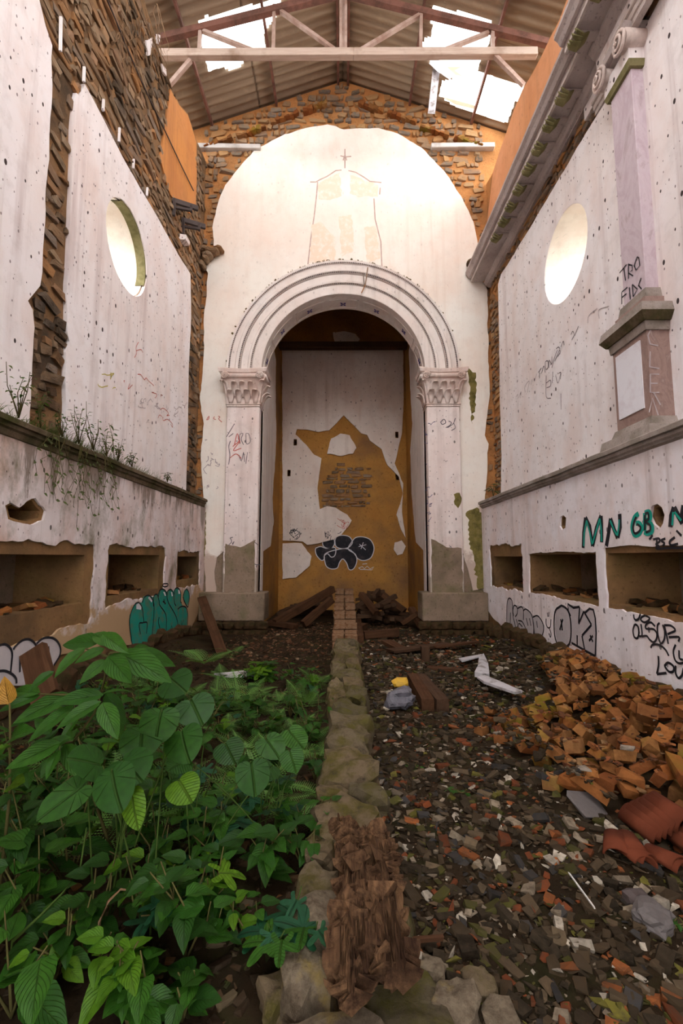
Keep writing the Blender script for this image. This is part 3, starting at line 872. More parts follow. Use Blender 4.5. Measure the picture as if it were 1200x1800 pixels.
# ---------------------------------------------------------------- the arch
arch = tag(empty('chancel_arch', (0, 9.9, 0)), 'round stucco arch with beaded mouldings on two carved piers', 'arch')
arch.location = (0, 0, 0)
def arc_sweep(name, prof, mat, parent, n=72, a0=PI, a1=0, bend=0.0):
    """prof: (radius, depth toward the nave)"""
    path = []
    for i in range(n+1):
        a = a0 + (a1-a0)*i/n
        path.append(((0, YE, ARC_Z), (math.cos(a), 0, math.sin(a)), (0, -1, 0)))
    return MB().sweep(prof, path, True).build(name, mat, parent)
arc_sweep('inner_fascia', [(1.86,-.02),(1.86,.16),(2.05,.165),(2.07,.15),(2.07,-.02)], M['stucco'], arch)
arc_sweep('middle_fascia', [(2.07,0),(2.075,.15),(2.10,.20),(2.14,.21),(2.16,.18),(2.30,.185),(2.32,.16),(2.32,0)], M['stucco'], arch)
arc_sweep('outer_fascia', [(2.32,0),(2.33,.19),(2.37,.23),(2.42,.23),(2.44,.20),(2.55,.205),(2.57,.23),(2.62,.24),(2.63,.20),(2.63,0)], M['stucco'], arch)
bead = mesh_from('bead', [(0,0,1),(1,0,0),(0,1,0),(-1,0,0),(0,-1,0),(0,0,-1)], [(0,1,2),(0,2,3),(0,3,4),(0,4,1),(5,2,1),(5,3,2),(5,4,3),(5,1,4)], True)
M['bead_dark'] = grit('grimy_bead', (.20,.16,.15), (.30,.25,.23), (.10,.09,.10), 20, .3)
M['bead_moss'] = grit('mossy_rim', (.16,.12,.05), (.24,.17,.07), (.08,.07,.03), 14, .5)
for nm, R, d, sz, cnt, mt in (('inner_bead_row', 2.085, .185, .020, 150, 'bead_dark'), ('middle_bead_row', 2.345, .215, .022, 170, 'bead_dark'), ('outer_bead_row', 2.56, .235, .020, 190, 'bead_dark')):
    its = []
    for i in range(cnt):
        a = PI*(i+.5)/cnt
        its.append((bead, trs((R*math.cos(a), YE-d, ARC_Z + R*math.sin(a)), (0,0,0), (sz, sz, sz*1.1))))
    merged(nm, its, M[mt], arch)
rnd = random.Random(8); its = []
for i in range(420):
    a = PI*(.5 + .47*max(-1, min(1, rnd.gauss(0,.5)))); R = 2.63 + rnd.uniform(0,.02)
    s_ = rnd.uniform(.012,.035)
    its.append((chip_m[i % 8], trs((R*math.cos(a), YE - rnd.uniform(.02,.23), ARC_Z + R*math.sin(a)), (rnd.random()*6,)*3, (s_*1.6,s_*1.6,s_))))
merged('moss_crust', its, M['bead_moss'], arch)
arc_sweep('soffit', [(1.85,.155),(1.85,-.5),(1.875,-.5),(1.875,.155)], M['stucco'], arch)
for s in (-1, 1):
    MB().box(min(s*1.85,s*1.875), max(s*1.85,s*1.875), YE+.2, YE+.5, .8, ARC_Z).build('jamb_plaster', M['stucco'], arch)
# cracked keystone joint
for (a_, b_) in (((646,470),(642,500)), ((642,500),(635,515)), ((638,480),(640,500))):
    pa, pb = onY(*a_, YE-.245), onY(*b_, YE-.215)
    MB().bar(pa, pb, .012, .02).build('crack', M['stone_dark'], arch)
# soffit panels with small indigo flowers
for k in range(7):
    a0 = PI*(k+.06)/7; a1 = PI*(k+.94)/7
    mb = MB(); path = []
    frame = []
    for (ra, rb, ya, yb) in ((a0, a1, .06, .10), (a0, a1, .40, .44)):
        mb.sweep([(1.852,-ya+.0),(1.852,-yb),(1.835,-yb),(1.835,-ya)], [((0,YE,ARC_Z),(math.cos(ra+(rb-ra)*i/8),0,math.sin(ra+(rb-ra)*i/8)),(0,-1,0)) for i in range(9)], True)
    for ra in (a0, a1-.02):
        mb.sweep([(1.852,-.06),(1.852,-.44),(1.835,-.44),(1.835,-.06)], [((0,YE,ARC_Z),(math.cos(ra+.02*i),0,math.sin(ra+.02*i)),(0,-1,0)) for i in range(2)], True)
    ob = mb.build('soffit_panel', M['stucco'], arch)
    am = (a0+a1)/2; c_ = Vector((1.843*math.cos(am), YE+.25, ARC_Z + 1.843*math.sin(am)))
    tx = Vector((-math.sin(am),0,math.cos(am))); ty = Vector((0,1,0)); nn = Vector((-math.cos(am),0,-math.sin(am)))
    mbf = MB()
    for q in range(4):
        th = PI/4 + q*PI/2; d_ = tx*math.cos(th) + ty*math.sin(th); e_ = tx*-math.sin(th) + ty*math.cos(th)
        mbf.add([c_+nn*.012, c_+d_*.05+e_*.03+nn*.015, c_+d_*.095+nn*.012, c_+d_*.05-e_*.03+nn*.015, c_+d_*.05], [(0,1,2,3),(0,4,1),(1,4,2),(2,4,3),(3,4,0)])
    mbf.build('indigo_flower', M['indigo'], ob)
# piers
pier_plaster = plaster('pier_plaster', (.84,.77,.75), (.80,.69,.66), (.40,.28,.24), .55, .8, .25, .12, (1.2, 1.3, (.42,.35,.29)))
def capital_parts(cap, s):
    xi, xo = s*1.86, s*2.59; cx = s*2.225; w = .73; yb = YE; yf = 9.84
    lo, hi = min(xi,xo), max(xi,xo)
    MB().box(lo-.01, hi+.01, yf-.012, YE+.2, 4.94, 4.985).box(lo-.025, hi+.025, yf-.03, YE+.2, 4.985, 5.01).build('astragal', M['stucco_cap'], cap, bevel=.008)
    # flared bell
    rows = [(5.01, .0), (5.2, .02), (5.38, .05), (5.5, .10), (5.56, .13)]
    path = [((0,0,z), (1,0,0), (0,1,0)) for z, g_ in rows]; vs_ = []; fs = []
    for z, g_ in rows: vs_ += [(lo-g_, YE+.2, z), (lo-g_, yf-g_, z), (hi+g_, yf-g_, z), (hi+g_, YE+.2, z)]
    for i in range(len(rows)-1):
        for k in range(3): fs.append((i*4+k, i*4+k+1, (i+1)*4+k+1, (i+1)*4+k))
    fs.append((16,17,18,19))
    MB().add(vs_, fs).build('bell', M['stucco_cap'], cap)
    # acanthus leaves, two rows, on front and reveal faces
    def acanthus(o, right, out, h, ww):
        o, right, out = Vector(o), Vector(right), Vector(out); up = Vector((0,0,1)); vs_ = []; fs = []
        prof = [(0,.015,.55),(.3,.03,.7),(.6,.05,.95),(.82,.085,1.0),(.97,.13,.85),(1.0,.165,.6),(.93,.185,.3)]
        for (t_, q, k) in prof:
            for j in (-1,-.5,0,.5,1):
                vs_.append(o + up*(h*t_ - .02*h*abs(j)) + out*(q + .02*(1-abs(j))) + right*(ww*.5*k*j))
        for i in range(len(prof)-1):
            for j in range(4): fs.append((i*5+j, i*5+j+1, (i+1)*5+j+1, (i+1)*5+j))
        m = MB().add(vs_, fs).build('acanthus_leaf', M['stucco_cap'], cap, smooth=True, recalc=False)
        md = m.modifiers.new('t', 'SOLIDIFY'); md.thickness = .02
    for j in range(4): acanthus((lo + .09 + j*.183, yf, 5.01), (1,0,0), (0,-1,0), .26, .15)
    for j in range(3): acanthus((lo + .18 + j*.183, yf-.02, 5.15), (1,0,0), (0,-1,0), .30, .15)
    for j in (0, 1): acanthus((lo + .03 + j*.67, yf-.01, 5.2), Vector((1, (1 if j else -1), 0)).normalized(), Vector(((1 if j else -1), -1, 0)).normalized(), .30, .14)
    ix = xi
    for j in range(2): acanthus((ix, yf + .1 + j*.17, 5.01), (0,1,0), (-s,0,0), .26, .15)
    acanthus((ix, yf+.18, 5.17), (0,1,0), (-s,0,0), .30, .15)
    # egg and dart roll with corner volutes
    MB().tube([(lo-.10, yf-.13, 5.60), (hi+.10, yf-.13, 5.60)], .05, 10).tube([(ix - s*.12, yf-.12, 5.60), (ix - s*.12, YE+.15, 5.60)], .05, 10).build('roll_moulding', M['stucco_cap'], cap, smooth=True)
    for vx in (lo-.02, hi+.02):
        mbv = MB(); pts_ = []
        for i in range(34):
            a = i*.5; r_ = .085*(1 - i/38)
            pts_.append((vx + r_*math.cos(a), yf - .17 - .0012*i, 5.60 + r_*math.sin(a)))
        mbv.tube(pts_, [.017*(1-i/60) for i in range(34)], 6).build('volute', M['stucco_cap'], cap, smooth=True)
    # abacus, hollow-curved in plan, its worn lip
    def ab(z, g_, dip):
        p_ = [(lo-g_, YE+.25)]
        for i in range(13):
            t_ = i/12; p_.append((lo-g_ + (hi-lo+2*g_)*t_, yf - g_ + dip*math.sin(PI*t_)))
        p_.append((hi+g_, YE+.25)); return [(a,b,z) for a,b in p_]
    L = [ab(5.645,.11,.05), ab(5.69,.13,.06), ab(5.70,.16,.07), ab(5.77,.18,.08), ab(5.79,.17,.08)]
    m_ = len(L[0]); vs_ = [v for l in L for v in l]; fs = []
    for i in range(len(L)-1):
        for k in range(m_): fs.append((i*m_+k, i*m_+(k+1)%m_, (i+1)*m_+(k+1)%m_, (i+1)*m_+k))
    fs.append(tuple(range(m_))); fs.append(tuple((len(L)-1)*m_+k for k in range(m_)))
    MB().add(vs_, fs).build('abacus', M['stucco_cap'], cap)
for s in (-1, 1):
    lo, hi = min(s*1.86, s*2.59), max(s*1.86, s*2.59)
    sh = MB().box(lo, hi, 9.85, YE+.22, .84, 4.95).build('pier_shaft', pier_plaster, arch, bevel=.015)
    # torn lower coat: grey cement panel face
    slab('cement_panel', roughen([(lo+.04,.86),(hi-.04,.86),(hi-.04,1.75 + (.25 if s < 0 else .05)),(0.5*(lo+hi), 1.82),(lo+.04, 1.9 + (.1 if s > 0 else 0))], .02, .08, 33+s), [], lambda a,b,d: (a, 9.85-d, b), -.002, .006, M['cement'], sh)
    inner = s*1.66; outer = s*3.05
    MB().box(min(inner,outer), max(inner,outer), 9.70, YE+.25, .27, .86).build('pier_plinth', M['cement'], arch, bevel=.02)
    cap = MB().box(lo+.02, hi-.02, 9.87, YE+.2, 4.96, 5.75).build('capital', M['stucco_cap'], arch)
    capital_parts(cap, s)
    rnd = random.Random(77+s)
    for i in range(12):
        x_ = s*(1.72 + (i % 6)*.23); z_ = .02 + .16*(i//6)
        link('base_stone', rnd.choice(rock_m), M['foundation'], arch, trs((x_, 9.80, z_), (0,0,rnd.uniform(-.1,.1)), (.27, .3, .2)))

# ---------------------------------------------------------------- chancel
CX, CY = 1.95, 13.8
for s, side in ((-1, 'left'), (1, 'right')):
    MB().box(min(s*CX, s*(CX+.5)), max(s*CX, s*(CX+.5)), YE+.4, CY+.5, -.12, 9.6).build('wall_chancel_' + side, M['chancel_bare'])
    w = bpy.data.objects['wall_chancel_' + side]; structure(w)
    edge = [(12.45, 7.2), (12.5, 6.2), (12.75, 5.0), (12.55, 4.2), (12.2, 3.2), (12.5, 2.6), (12.0, 1.9)] if s < 0 else [(12.7, 7.6), (12.5, 6.0), (12.3, 5.3), (12.75, 4.6), (12.6, 3.4), (12.2, 2.4), (12.0, 2.0)]
    slab('plaster', [(10.56, 1.7), (10.56, 7.9)] + roughen(edge, .05, .1, 41+s, False), [], lambda a,b,d: (s*(CX-d), a, b), 0, .04, M['plaster_end' if s == 5 else 'stucco'], w)
putlogs = []
for (x, y) in ((519,778),(508,832),(697,765),(698,838)):
    q = onY(x, y, CY); putlogs.append([(q.x-.05, q.z-.1), (q.x+.05, q.z-.1), (q.x+.05, q.z+.1), (q.x-.05, q.z+.1)])
wall_back = structure(slab('wall_chancel_back', [(-CX-.5, -.12), (CX+.5, -.12), (CX+.5, 9.6), (0, 10.4), (-CX-.5, 9.6)], putlogs, lambda a,b,d: (a, CY-d, b), -.5, 0, M['chancel_bare']), 'dim chancel back wall with torn plaster and ochre patch')
bp = pxY([(496,612),(708,615),(709,700),(706,760),(700,790),(693,815),(700,830),(708,850),(706,900),(712,945),(704,930),(696,905),(704,880),(708,868),(700,838),(680,818),(670,790),(650,775),(645,765),(634,762),(618,745),(604,731),(578,757),(560,760),(540,756),(522,755),(519,764),(538,782),(552,800),(565,806),(562,825),(560,842),(558,858),(562,895),(575,890),(590,893),(610,905),(618,915),(612,925),(600,940),(585,948),(560,955),(540,958),(532,952),(497,950)], CY)
slab('wall_backing', [(-CX-.5, -.12), (CX+.5, -.12), (CX+.5, 9.6), (-CX-.5, 9.6)], [], lambda a,b,d: (a, CY-d, b), -.6, -.5, M['chancel_bare'], wall_back)
bpr = roughen(bp, .012, .1, 44)
clear = [h for h in putlogs if all(inpoly(h[0][0]+.05+(a-h[0][0]-.05)*1.4, h[0][1]+.1+(b-h[0][1]-.1)*1.4, bpr) for a, b in h)]
slab('plaster', bpr, clear, lambda a,b,d: (a, CY-d, b), 0, .05, M['plaster_ch'], wall_back)
for pl in ([(497,955),(530,955),(548,978),(545,995),(520,1015),(497,1018)], [(574,798),(582,772),(598,763),(614,766),(626,788),(620,798),(600,802)], [(693,953),(705,950),(712,960),(707,974),(698,976),(692,966)], [(585,586),(605,583),(625,588),(632,597),(625,606),(600,606),(588,600)]):
    slab('plaster_remnant', roughen(pxY(pl, CY), .02, .1, 46), [], lambda a,b,d: (a, CY-d, b), 0, .05, M['plaster_ch'], wall_back)
# patch of dark rubble behind the lost altar
rnd = random.Random(47); its = []
pb = pxY([(585,815),(648,820),(650,895),(570,890),(572,850)], CY)
for ca, cb, ww, hh, r2 in courses(-.9, 1.0, 2.2, 5, .12, .26, lambda a,b: inpoly(a, b, pb), 48):
    link('stone', r2.choice(stone_m), M['stone_dark'], wall_back, trs((ca, CY-.01, cb), (0,0,0), (ww, .07, hh)))
bz = onY(600, 608, 13.3).z
tag(MB().box(-CX, CX, 13.2, 13.42, bz-.09, bz+.1).build('chancel_tie_beam', M['timber_dark'], bevel=.015), 'dark timber tie beam spanning the chancel near its back wall', 'beam')
ceil_c = structure(MB().add([(-CX-.6,YE+.3,8.9),(0,YE+.3,10.3),(CX+.6,YE+.3,8.9),(-CX-.6,CY+.6,8.9),(0,CY+.6,10.3),(CX+.6,CY+.6,8.9)], [(0,1,4,3),(1,2,5,4)]).build('ceiling_chancel', M['timber_dark']), 'dark boarded roof over the chancel')
sm = ceil_c.modifiers.new('t', 'SOLIDIFY'); sm.thickness = .12
for i in range(7):
    for s in (-1, 1):
        y = 10.6 + i*.52
        MB().bar((0, y, 10.15), (s*(CX+.3), y, 8.85), .07, .12).build('rafter', M['timber_dark'], ceil_c)

# ---------------------------------------------------------------- nave roof
def on_roof(x, y):
    d = ray(x, y); s = 1 if d.x > 0 else -1
    t_ = (13.28 - CAM.z) / (d.z + .36*s*d.x); p = CAM + d*t_
    return (p.x, p.y)
hole_l = [on_roof(*p) for p in ((345,35),(450,5),(500,-10),(487,20),(463,63),(470,87),(448,100),(432,107),(423,117),(403,124),(393,119),(368,126),(360,100),(353,67))]
hole_r = [on_roof(*p) for p in ((762,7),(867,33),(857,80),(843,110),(840,123),(880,138),(920,152),(900,195),(887,216),(840,200),(803,187),(773,170),(777,143),(795,137),(770,118),(750,103),(738,77),(758,63))]
ceiling = empty('ceiling'); structure(ceiling, 'broken corrugated sheet roof over the nave')
def sheet(x0, x1, y0, y1, s):
    nxs, nys = 34, max(6, int((y1-y0)/.177*6))
    xs = [x0 + (x1-x0)*i/nxs for i in range(nxs+1)]; ys = [y0 + (y1-y0)*j/nys for j in range(nys+1)]
    vid = {}; V = []; F = []
    hole = hole_l if s < 0 else hole_r
    rough = roughen(hole, .02, .1, 50)
    def vi(i, j):
        if (i, j) not in vid:
            x, y = xs[i], ys[j]; vid[(i,j)] = len(V)
            V.append((s*x, y, 13.28 - .36*x + .028*math.cos(2*PI*y/.177) + .03*(x > 2.02)*0 ))
        return vid[(i,j)]
    for i in range(nxs):
        for j in range(nys):
            cx, cy = s*(xs[i]+xs[i+1])/2, (ys[j]+ys[j+1])/2
            if inpoly(cx, cy, rough): continue
            F.append((vi(i,j), vi(i+1,j), vi(i+1,j+1), vi(i,j+1)))
    if len(F) < 20: return
    o = link('corrugated_sheet', mesh_from('corrugated_sheet', V, F, True), M['sheet'], ceiling)
    md = o.modifiers.new('t', 'SOLIDIFY'); md.thickness = .008
ROOF_Y0 = 2.2
k = 0; y = ROOF_Y0
while y < 10.3:
    y1 = min(y + 1.02, 10.32)
    for s in (-1, 1):
        sheet(.0, 2.05, y, y1+.04, s); sheet(2.0, 4.3, y, y1+.04, s)
    y = y1
# steel purlins running along the roof
for s, xs in ((-1, (.12, 1.62, 3.17)), (1, (.12, 1.62, 3.10))):
    for x in xs:
        MB().bar((s*x, ROOF_Y0-.3, roofz(x)-.10), (s*x, 10.1, roofz(x)-.10), .05, .10).build('purlin', M['steel'], ceiling)
a = [on_roof(x, y) for x, y in ((768,112),(757,200))]
q0, q1 = onY(767, 118, 9.2), onY(758, 200, 9.3)
hs = MB().bar(q0, q1, .16, .012, (0,-1,.3)).build('hanging_sheet_strip', M['plastic'], ceiling)
q = [onY(x, y, 9.1) for x, y in ((748,106),(770,104),(786,122),(796,134),(790,140),(768,125))]
MB().add([p for p in q] + [p + Vector((0,.02,.03)) for p in q], [(0,1,2,3,4,5),(11,10,9,8,7,6)] + [(i,(i+1)%6,(i+1)%6+6,i+6) for i in range(6)]).build('broken_sheet_piece', M['plastic'], ceiling)
q = [onY(x, y, 9.2) for x, y in ((785,118),(812,117),(800,124),(813,134),(800,132))]
MB().add([p for p in q] + [p + Vector((0,.02,.03)) for p in q], [(0,1,2,3,4),(9,8,7,6,5)] + [(i,(i+1)%5,(i+1)%5+5,i+5) for i in range(5)]).build('broken_sheet_piece', M['sheet'], ceiling)
q = [onY(x, y, 9.75) for x, y in ((775,170),(800,176),(836,186),(834,192),(800,184))]
MB().add([p for p in q] + [p + Vector((0,.02,.03)) for p in q], [(0,1,2,3,4),(9,8,7,6,5)] + [(i,(i+1)%5,(i+1)%5+5,i+5) for i in range(5)]).build('broken_sheet_piece', M['sheet'], ceiling)

# steel and timber truss
TY = 7.9
def truss(TY, src=7.9):
    T = tag(empty('roof_truss', (0, TY, 0)), 'roof truss with pale timber tie beam and rust brown steel webs under the sheets', 'truss')
    T.location = (0, 0, 0)
    def P(x, y, dy=0):
        p = onY(x, y, src); return Vector((p.x, TY + dy, p.z))
    zt = P(603, 95).z
    MB().bar((-3.75, TY, zt), (.2, TY, zt), .12, .16).build('tie_beam', M['timber_pale'], T, bevel=.008)
    MB().bar((.2, TY, zt), (3.75, TY, zt), .12, .16).build('tie_beam', M['timber_pale'], T, bevel=.008)
    for s in (-1, 1):
        a = P(283, 68) if s < 0 else P(945, 72)
        ap = P(603, 0); ap.z += .16
        dirv = (a - ap); a = ap + dirv*1.08
        MB().bar(a, ap, .10, .13).build('rafter', M['steel'], T)
    MB().box(-.07, -.02, TY-.05, TY+.05, zt, P(603,0).z+.15).box(.03, .08, TY-.05, TY+.05, zt, P(603,0).z+.15).box(-.03,.04,TY-.02,TY+.02,zt,P(603,0).z+.15).build('king_post', M['steel_pale'], T)
    for a, b, m in (((352,56),(350,90),'steel_pale'), ((482,10),(480,90),'steel_pale'), ((740,15),(739,90),'steel_pale'), ((865,52),(866,90),'steel_pale')):
        MB().bar(P(*a), P(*b), .06, .07, (0,1,0)).build('web_post', M[m], T)
    for a, b, m in (((357,55),(443,89),'steel_pale'), ((493,20),(588,88),'steel_pale'), ((737,27),(635,88),'steel_pale'), ((858,58),(782,88),'steel_pale')):
        MB().bar(P(*a), P(*b), .06, .07, (0,1,0)).build('web_diagonal', M[m], T)
    for a, b in (((335,106),(297,150)), ((868,97),(920,150))):
        MB().bar(P(*a), P(*b), .07, .07, (0,1,0)).build('knee_brace', M['steel_pale'], T)
truss(TY)
# ================================================================ CORNICE AND PILASTER ON THE RIGHT WALL
trim_3 = empty('trim_3'); structure(trim_3, 'grey moulded cornice with leaf brackets above the marbled pilaster')
def cornice_piece(name, prof, y0, y1, mat, off=0.0, n=24):
    path = [((off*-1 + 0, y0 + (y1-y0)*i/n, .01*noise.noise(Vector((i*.7, 2, off)))), (1,0,0), (0,0,1)) for i in range(n+1)]
    return MB().sweep(prof, path, True).build(name, mat, trim_3)
YB = 5.15                                  # where the entablature steps forward over the pilaster
for (y0, y1, off) in ((YB, 9.95, 0), (3.95, YB, .16), (Y0, 3.95, 0)):
    cornice_piece('crown_moulding', [(3.42,8.2),(2.86,8.2),(2.83,8.17),(2.83,8.12),(2.87,8.08),(2.90,8.02),(2.93,8.01),(2.95,8.01),(2.95,7.985),(3.42,7.985)], y0, y1, M['cornice'], off)
    cornice_piece('drip_fillet', [(2.955,7.985),(2.955,7.925),(2.99,7.925),(2.99,7.985)], y0, y1, M['cornice_light'], off)
    cornice_piece('soffit_board', [(2.99,7.985),(2.99,7.94),(3.36,7.94),(3.36,7.985)], y0, y1, M['cornice'], off)
    cornice_piece('bed_moulding', [(3.42,7.95),(3.25,7.95),(3.25,7.90),(3.28,7.87),(3.30,7.83),(3.34,7.82),(3.34,7.80),(3.42,7.80)], y0, y1, M['cornice'], off)
for (y0, y1, off) in ((YB, 5.75, 0), (3.95, YB, .16), (Y0, 3.95, 0)):
    cornice_piece('frieze', [(3.42,7.80),(3.345,7.80),(3.345,7.62),(3.42,7.62)], y0, y1, M['plaster_side'], off)
    cornice_piece('architrave', [(3.42,7.62),(3.30,7.62),(3.30,7.58),(3.325,7.57),(3.325,7.50),(3.345,7.49),(3.345,7.43),(3.42,7.43)], y0, y1 - .25, M['cornice_light'], off)
# leaf brackets under the soffit
def bracket(y, x, z, k=0):
    b = MB().box(x-.02, x+.26, y-.055, y+.055, z-.035, z).build('bracket', M['cornice'], trim_3, bevel=.008)
    mb = MB()
    for j in range(-2, 3):
        a = j*.5; tip = Vector((x-.03 - .06*math.cos(a), y + .11*math.sin(a), z-.10 + .02*abs(j)))
        base = Vector((x+.09, y + .02*j, z-.03)); mid = (tip+base)/2 + Vector((0,0,-.055))
        r = Vector((0,1,0))*.022
        mb.add([base-r, base+r, mid+r*1.6, mid-r*1.6, tip+r*.8, tip-r*.8, tip+Vector((-.02,0,.035))], [(0,1,2,3),(3,2,4,5),(5,4,6)])
    o = mb.build('bracket_leaf', M['olive'], b, recalc=False); m = o.modifiers.new('t','SOLIDIFY'); m.thickness = .018
for (x, y) in ((1003,163),(978,212),(957,255),(937,292),(918,328),(900,358),(888,385),(872,413)):
    p = onZ(x, y, 7.93); bracket(min(p.y, 9.85), 3.03, 7.94)
for y in (4.95, 4.45, 4.1): bracket(y, 2.87, 7.94)
for i in range(6): bracket(3.6 - i*.55, 3.03, 7.94)

# marbled pilaster standing on the string course
pil = tag(empty('pilaster', (3.3, 4.8, 2.81)), 'mauve marbled pilaster with ionic scrolls standing on the stone ledge', 'pilaster')
pil.location = (0,0,0)
XF = 3.22
pn = onX(1121, 300, XF).y; pf = onX(1081, 300, XF).y
zb = 4.42; ztop = 7.05
MB().box(XF, XR, pn, pf, zb, ztop).build('shaft', M['marble'], pil, bevel=.006)
# base mouldings
def band(name, z0, z1, g0, g1, mat):
    MB().add([(XF-g0, pn-g0, z0),(XF-g0, pf+g0, z0),(XR, pf+g0, z0),(XR, pn-g0, z0),(XF-g1, pn-g1, z1),(XF-g1, pf+g1, z1),(XR, pf+g1, z1),(XR, pn-g1, z1)],
             [(0,1,2,3),(7,6,5,4),(0,4,5,1),(1,5,6,2),(2,6,7,3),(3,7,4,0)]).build(name, mat, pil)
band('base_fillet', 4.32, 4.44, .05, .03, M['stone_trim'])
band('base_torus', 4.20, 4.32, .07, .07, M['marble_brown'])
PZ = 4.06
# pedestal with moulded cap and pale sunk panel
band('pedestal_cap', 4.10, 4.20, .20, .18, M['stone_trim'])
band('pedestal_cap_cove', 4.02, 4.10, .15, .20, M['stone_trim_moss'])
band('pedestal_cap_fillet', 3.93, 4.02, .12, .13, M['stone_trim'])
band('pedestal', 3.0, 3.93, .10, .10, M['marble_brown'])
MB().box(XF-.112, XF-.09, pn+.0, pf+.04, 3.14, 3.87).build('pedestal_panel', M['panel'], pil)
band('pedestal_foot', 2.90, 3.02, .16, .12, M['stone_trim'])
band('pedestal_base', 2.80, 2.91, .24, .22, M['stone_trim'])
# ionic capital: neck block, scroll bolsters with spiral faces
band('neck_block', 7.05, 7.12, .03, .05, M['olive'])
band('necking', 7.12, 7.30, .045, .045, M['plaster_side'])
for yc in (pf + .02, pn - .02):
    sgn = 1 if yc > (pn+pf)/2 else -1
    mb = MB(); pts_ = []
    for i in range(40):
        a = PI/2 + i*.42*sgn; r_ = .125*(1 - i/46)
        pts_.append((XF - .11 - .0015*i, yc + r_*math.cos(a), 7.36 + r_*math.sin(a)*1.15))
    sp = mb.tube(pts_, [.022*(1-i/70) for i in range(40)], 6).build('scroll', M['stucco_cap'], pil, smooth=True)
    MB().tube([(XF-.10, yc, 7.36), (XR-.02, yc, 7.36)], [.115,.10], 14).build('bolster', M['stucco_cap'], pil, smooth=True)
band('scroll_band', 7.44, 7.50, .10, .12, M['cornice'])

# ================================================================ WRITING ON THE WALLS
PR = ('X', LX - .025); PLw = ('X', -LX + .025); PRU = ('X', 3.35); PLU = ('X', -3.25)
wr, wl = wall_lower_right, wall_lower_left
def z6(pts, ox, oy, k): return [(ox + a/k, oy + b/k) for a, b in pts]
# grey fill behind the outlined tag
decal('graffiti_fill', PR, z6([(130,140),(160,130),(185,200),(300,215),(400,310),(460,310),(520,420),(500,540),(555,640),(560,735),(420,660),(300,625),(150,540),(120,350)], 870,1030,6), 'spray_grey', wr, .002)
decal('graffiti_fill', PR, z6([(640,250),(700,215),(770,250),(780,195),(890,220),(930,260),(1020,235),(1060,330),(1070,740),(950,690),(800,600),(740,690),(660,640),(630,450)], 870,1030,6), 'spray_grey', wr, .002)
graffiti('graffiti_letters', PR, [z6(s_,870,1030,6) for s_ in (
    [(150,540),(125,460),(125,250),(135,150),(160,130),(185,180),(190,320),(215,420),(215,540),(190,575),(165,520),(160,420),(165,280)],
    [(200,320),(190,260),(205,205),(235,230),(235,290),(215,325)], [(235,580),(240,420),(225,350)],
    [(235,240),(280,220),(300,260),(300,360)], [(245,365),(290,380),(330,470),(340,580),(310,625),(260,600),(245,540),(250,400),(290,430)],
    [(300,260),(330,245),(385,300),(410,430),(400,570),(370,610),(340,570)], [(330,340),(350,420)], [(365,340),(380,420)],
    [(400,330),(450,315),(500,380),(515,460),(490,540),(455,555),(470,590),(475,650),(455,672),(425,650),(420,540),(400,350)], [(480,560),(545,630),(560,735)], [(440,370),(450,440)])],
    'spray_black', wr, 2.6, .005, True, 'black outlined bubble letters')
graffiti('graffiti_letters', PR, [z6(s_,870,1030,6) for s_ in (
    [(553,280),(558,325)], [(570,275),(568,325)], [(540,345),(540,400),(560,440),(585,430),(592,350)], [(575,450),(592,500),(585,540),(568,500)])], 'spray_black', wr, 2.4, .005)
graffiti('graffiti_letters', PR, [z6(s_,870,1030,6) for s_ in (
    [(690,215),(640,260),(625,380),(635,540),(680,650),(740,680),(790,600),(805,480),(795,340),(765,250),(710,210),(690,215)], [(650,610),(720,670),(790,610)],
    [(695,350),(705,400),(712,470)], [(718,350),(700,410),(685,465)])] , 'spray_black', wr, 4.2, .006, True, 'thick black letter O')
graffiti('graffiti_letters', PR, [z6(s_,870,1030,6) for s_ in (
    [(775,260),(770,190),(830,230),(895,220)], [(895,220),(885,390)], [(885,400),(940,270)], [(940,270),(1020,410)], [(1020,410),(920,525)], [(920,525),(950,680)], [(945,290),(1000,240),(1040,250),(1060,340),(1070,500),(1060,740)],
    [(1060,740),(950,680),(810,600)], [(870,520),(870,630)], [(1005,520),(1035,590)], [(1035,525),(995,580)], [(770,250),(800,320)])], 'spray_black', wr, 4.2, .006, False, 'thick black letter K')
# teal letters edged in black: MN GB N
k2 = lambda s_: z6(s_,1000,870,6)
graffiti('graffiti_letters', PR, [k2(s_) for s_ in (
    [(150,560),(155,400),(175,240)], [(175,240),(220,330),(250,540)], [(250,540),(290,350),(340,220)], [(340,220),(345,370),(345,500)],
    [(395,540),(420,400),(440,250)], [(440,250),(480,370),(515,450)], [(515,450),(540,340),(535,200)],
    [(1070,340),(1080,220),(1110,130)], [(1110,130),(1160,230),(1200,300)], [(1190,300),(1195,200),(1210,110)])], 'spray_black', wr, 9.5, .004, False, 'black edged teal letters')
graffiti('graffiti_letters', PR, [k2(s_) for s_ in ([(735,195),(690,240),(665,340),(690,420),(740,410),(770,350),(745,300),(705,300)], [(800,190),(800,380)], [(800,190),(850,180),(860,250),(810,280),(870,310),(880,380),(830,405),(795,390)])], 'spray_teal2', wr, 8.5, .004, True, 'teal letters')
graffiti('graffiti_letters', PR, [k2(s_) for s_ in (
    [(160,540),(165,400),(190,270)], [(190,270),(225,400),(250,520)], [(255,510),(295,370),(330,250)], [(330,250),(345,370),(350,490)],
    [(440,270),(480,370),(510,420)], [(515,430),(530,340),(535,260)], [(1095,320),(1105,180)], [(1120,180),(1190,270)])], 'spray_teal2', wr, 4.2, .008, False)
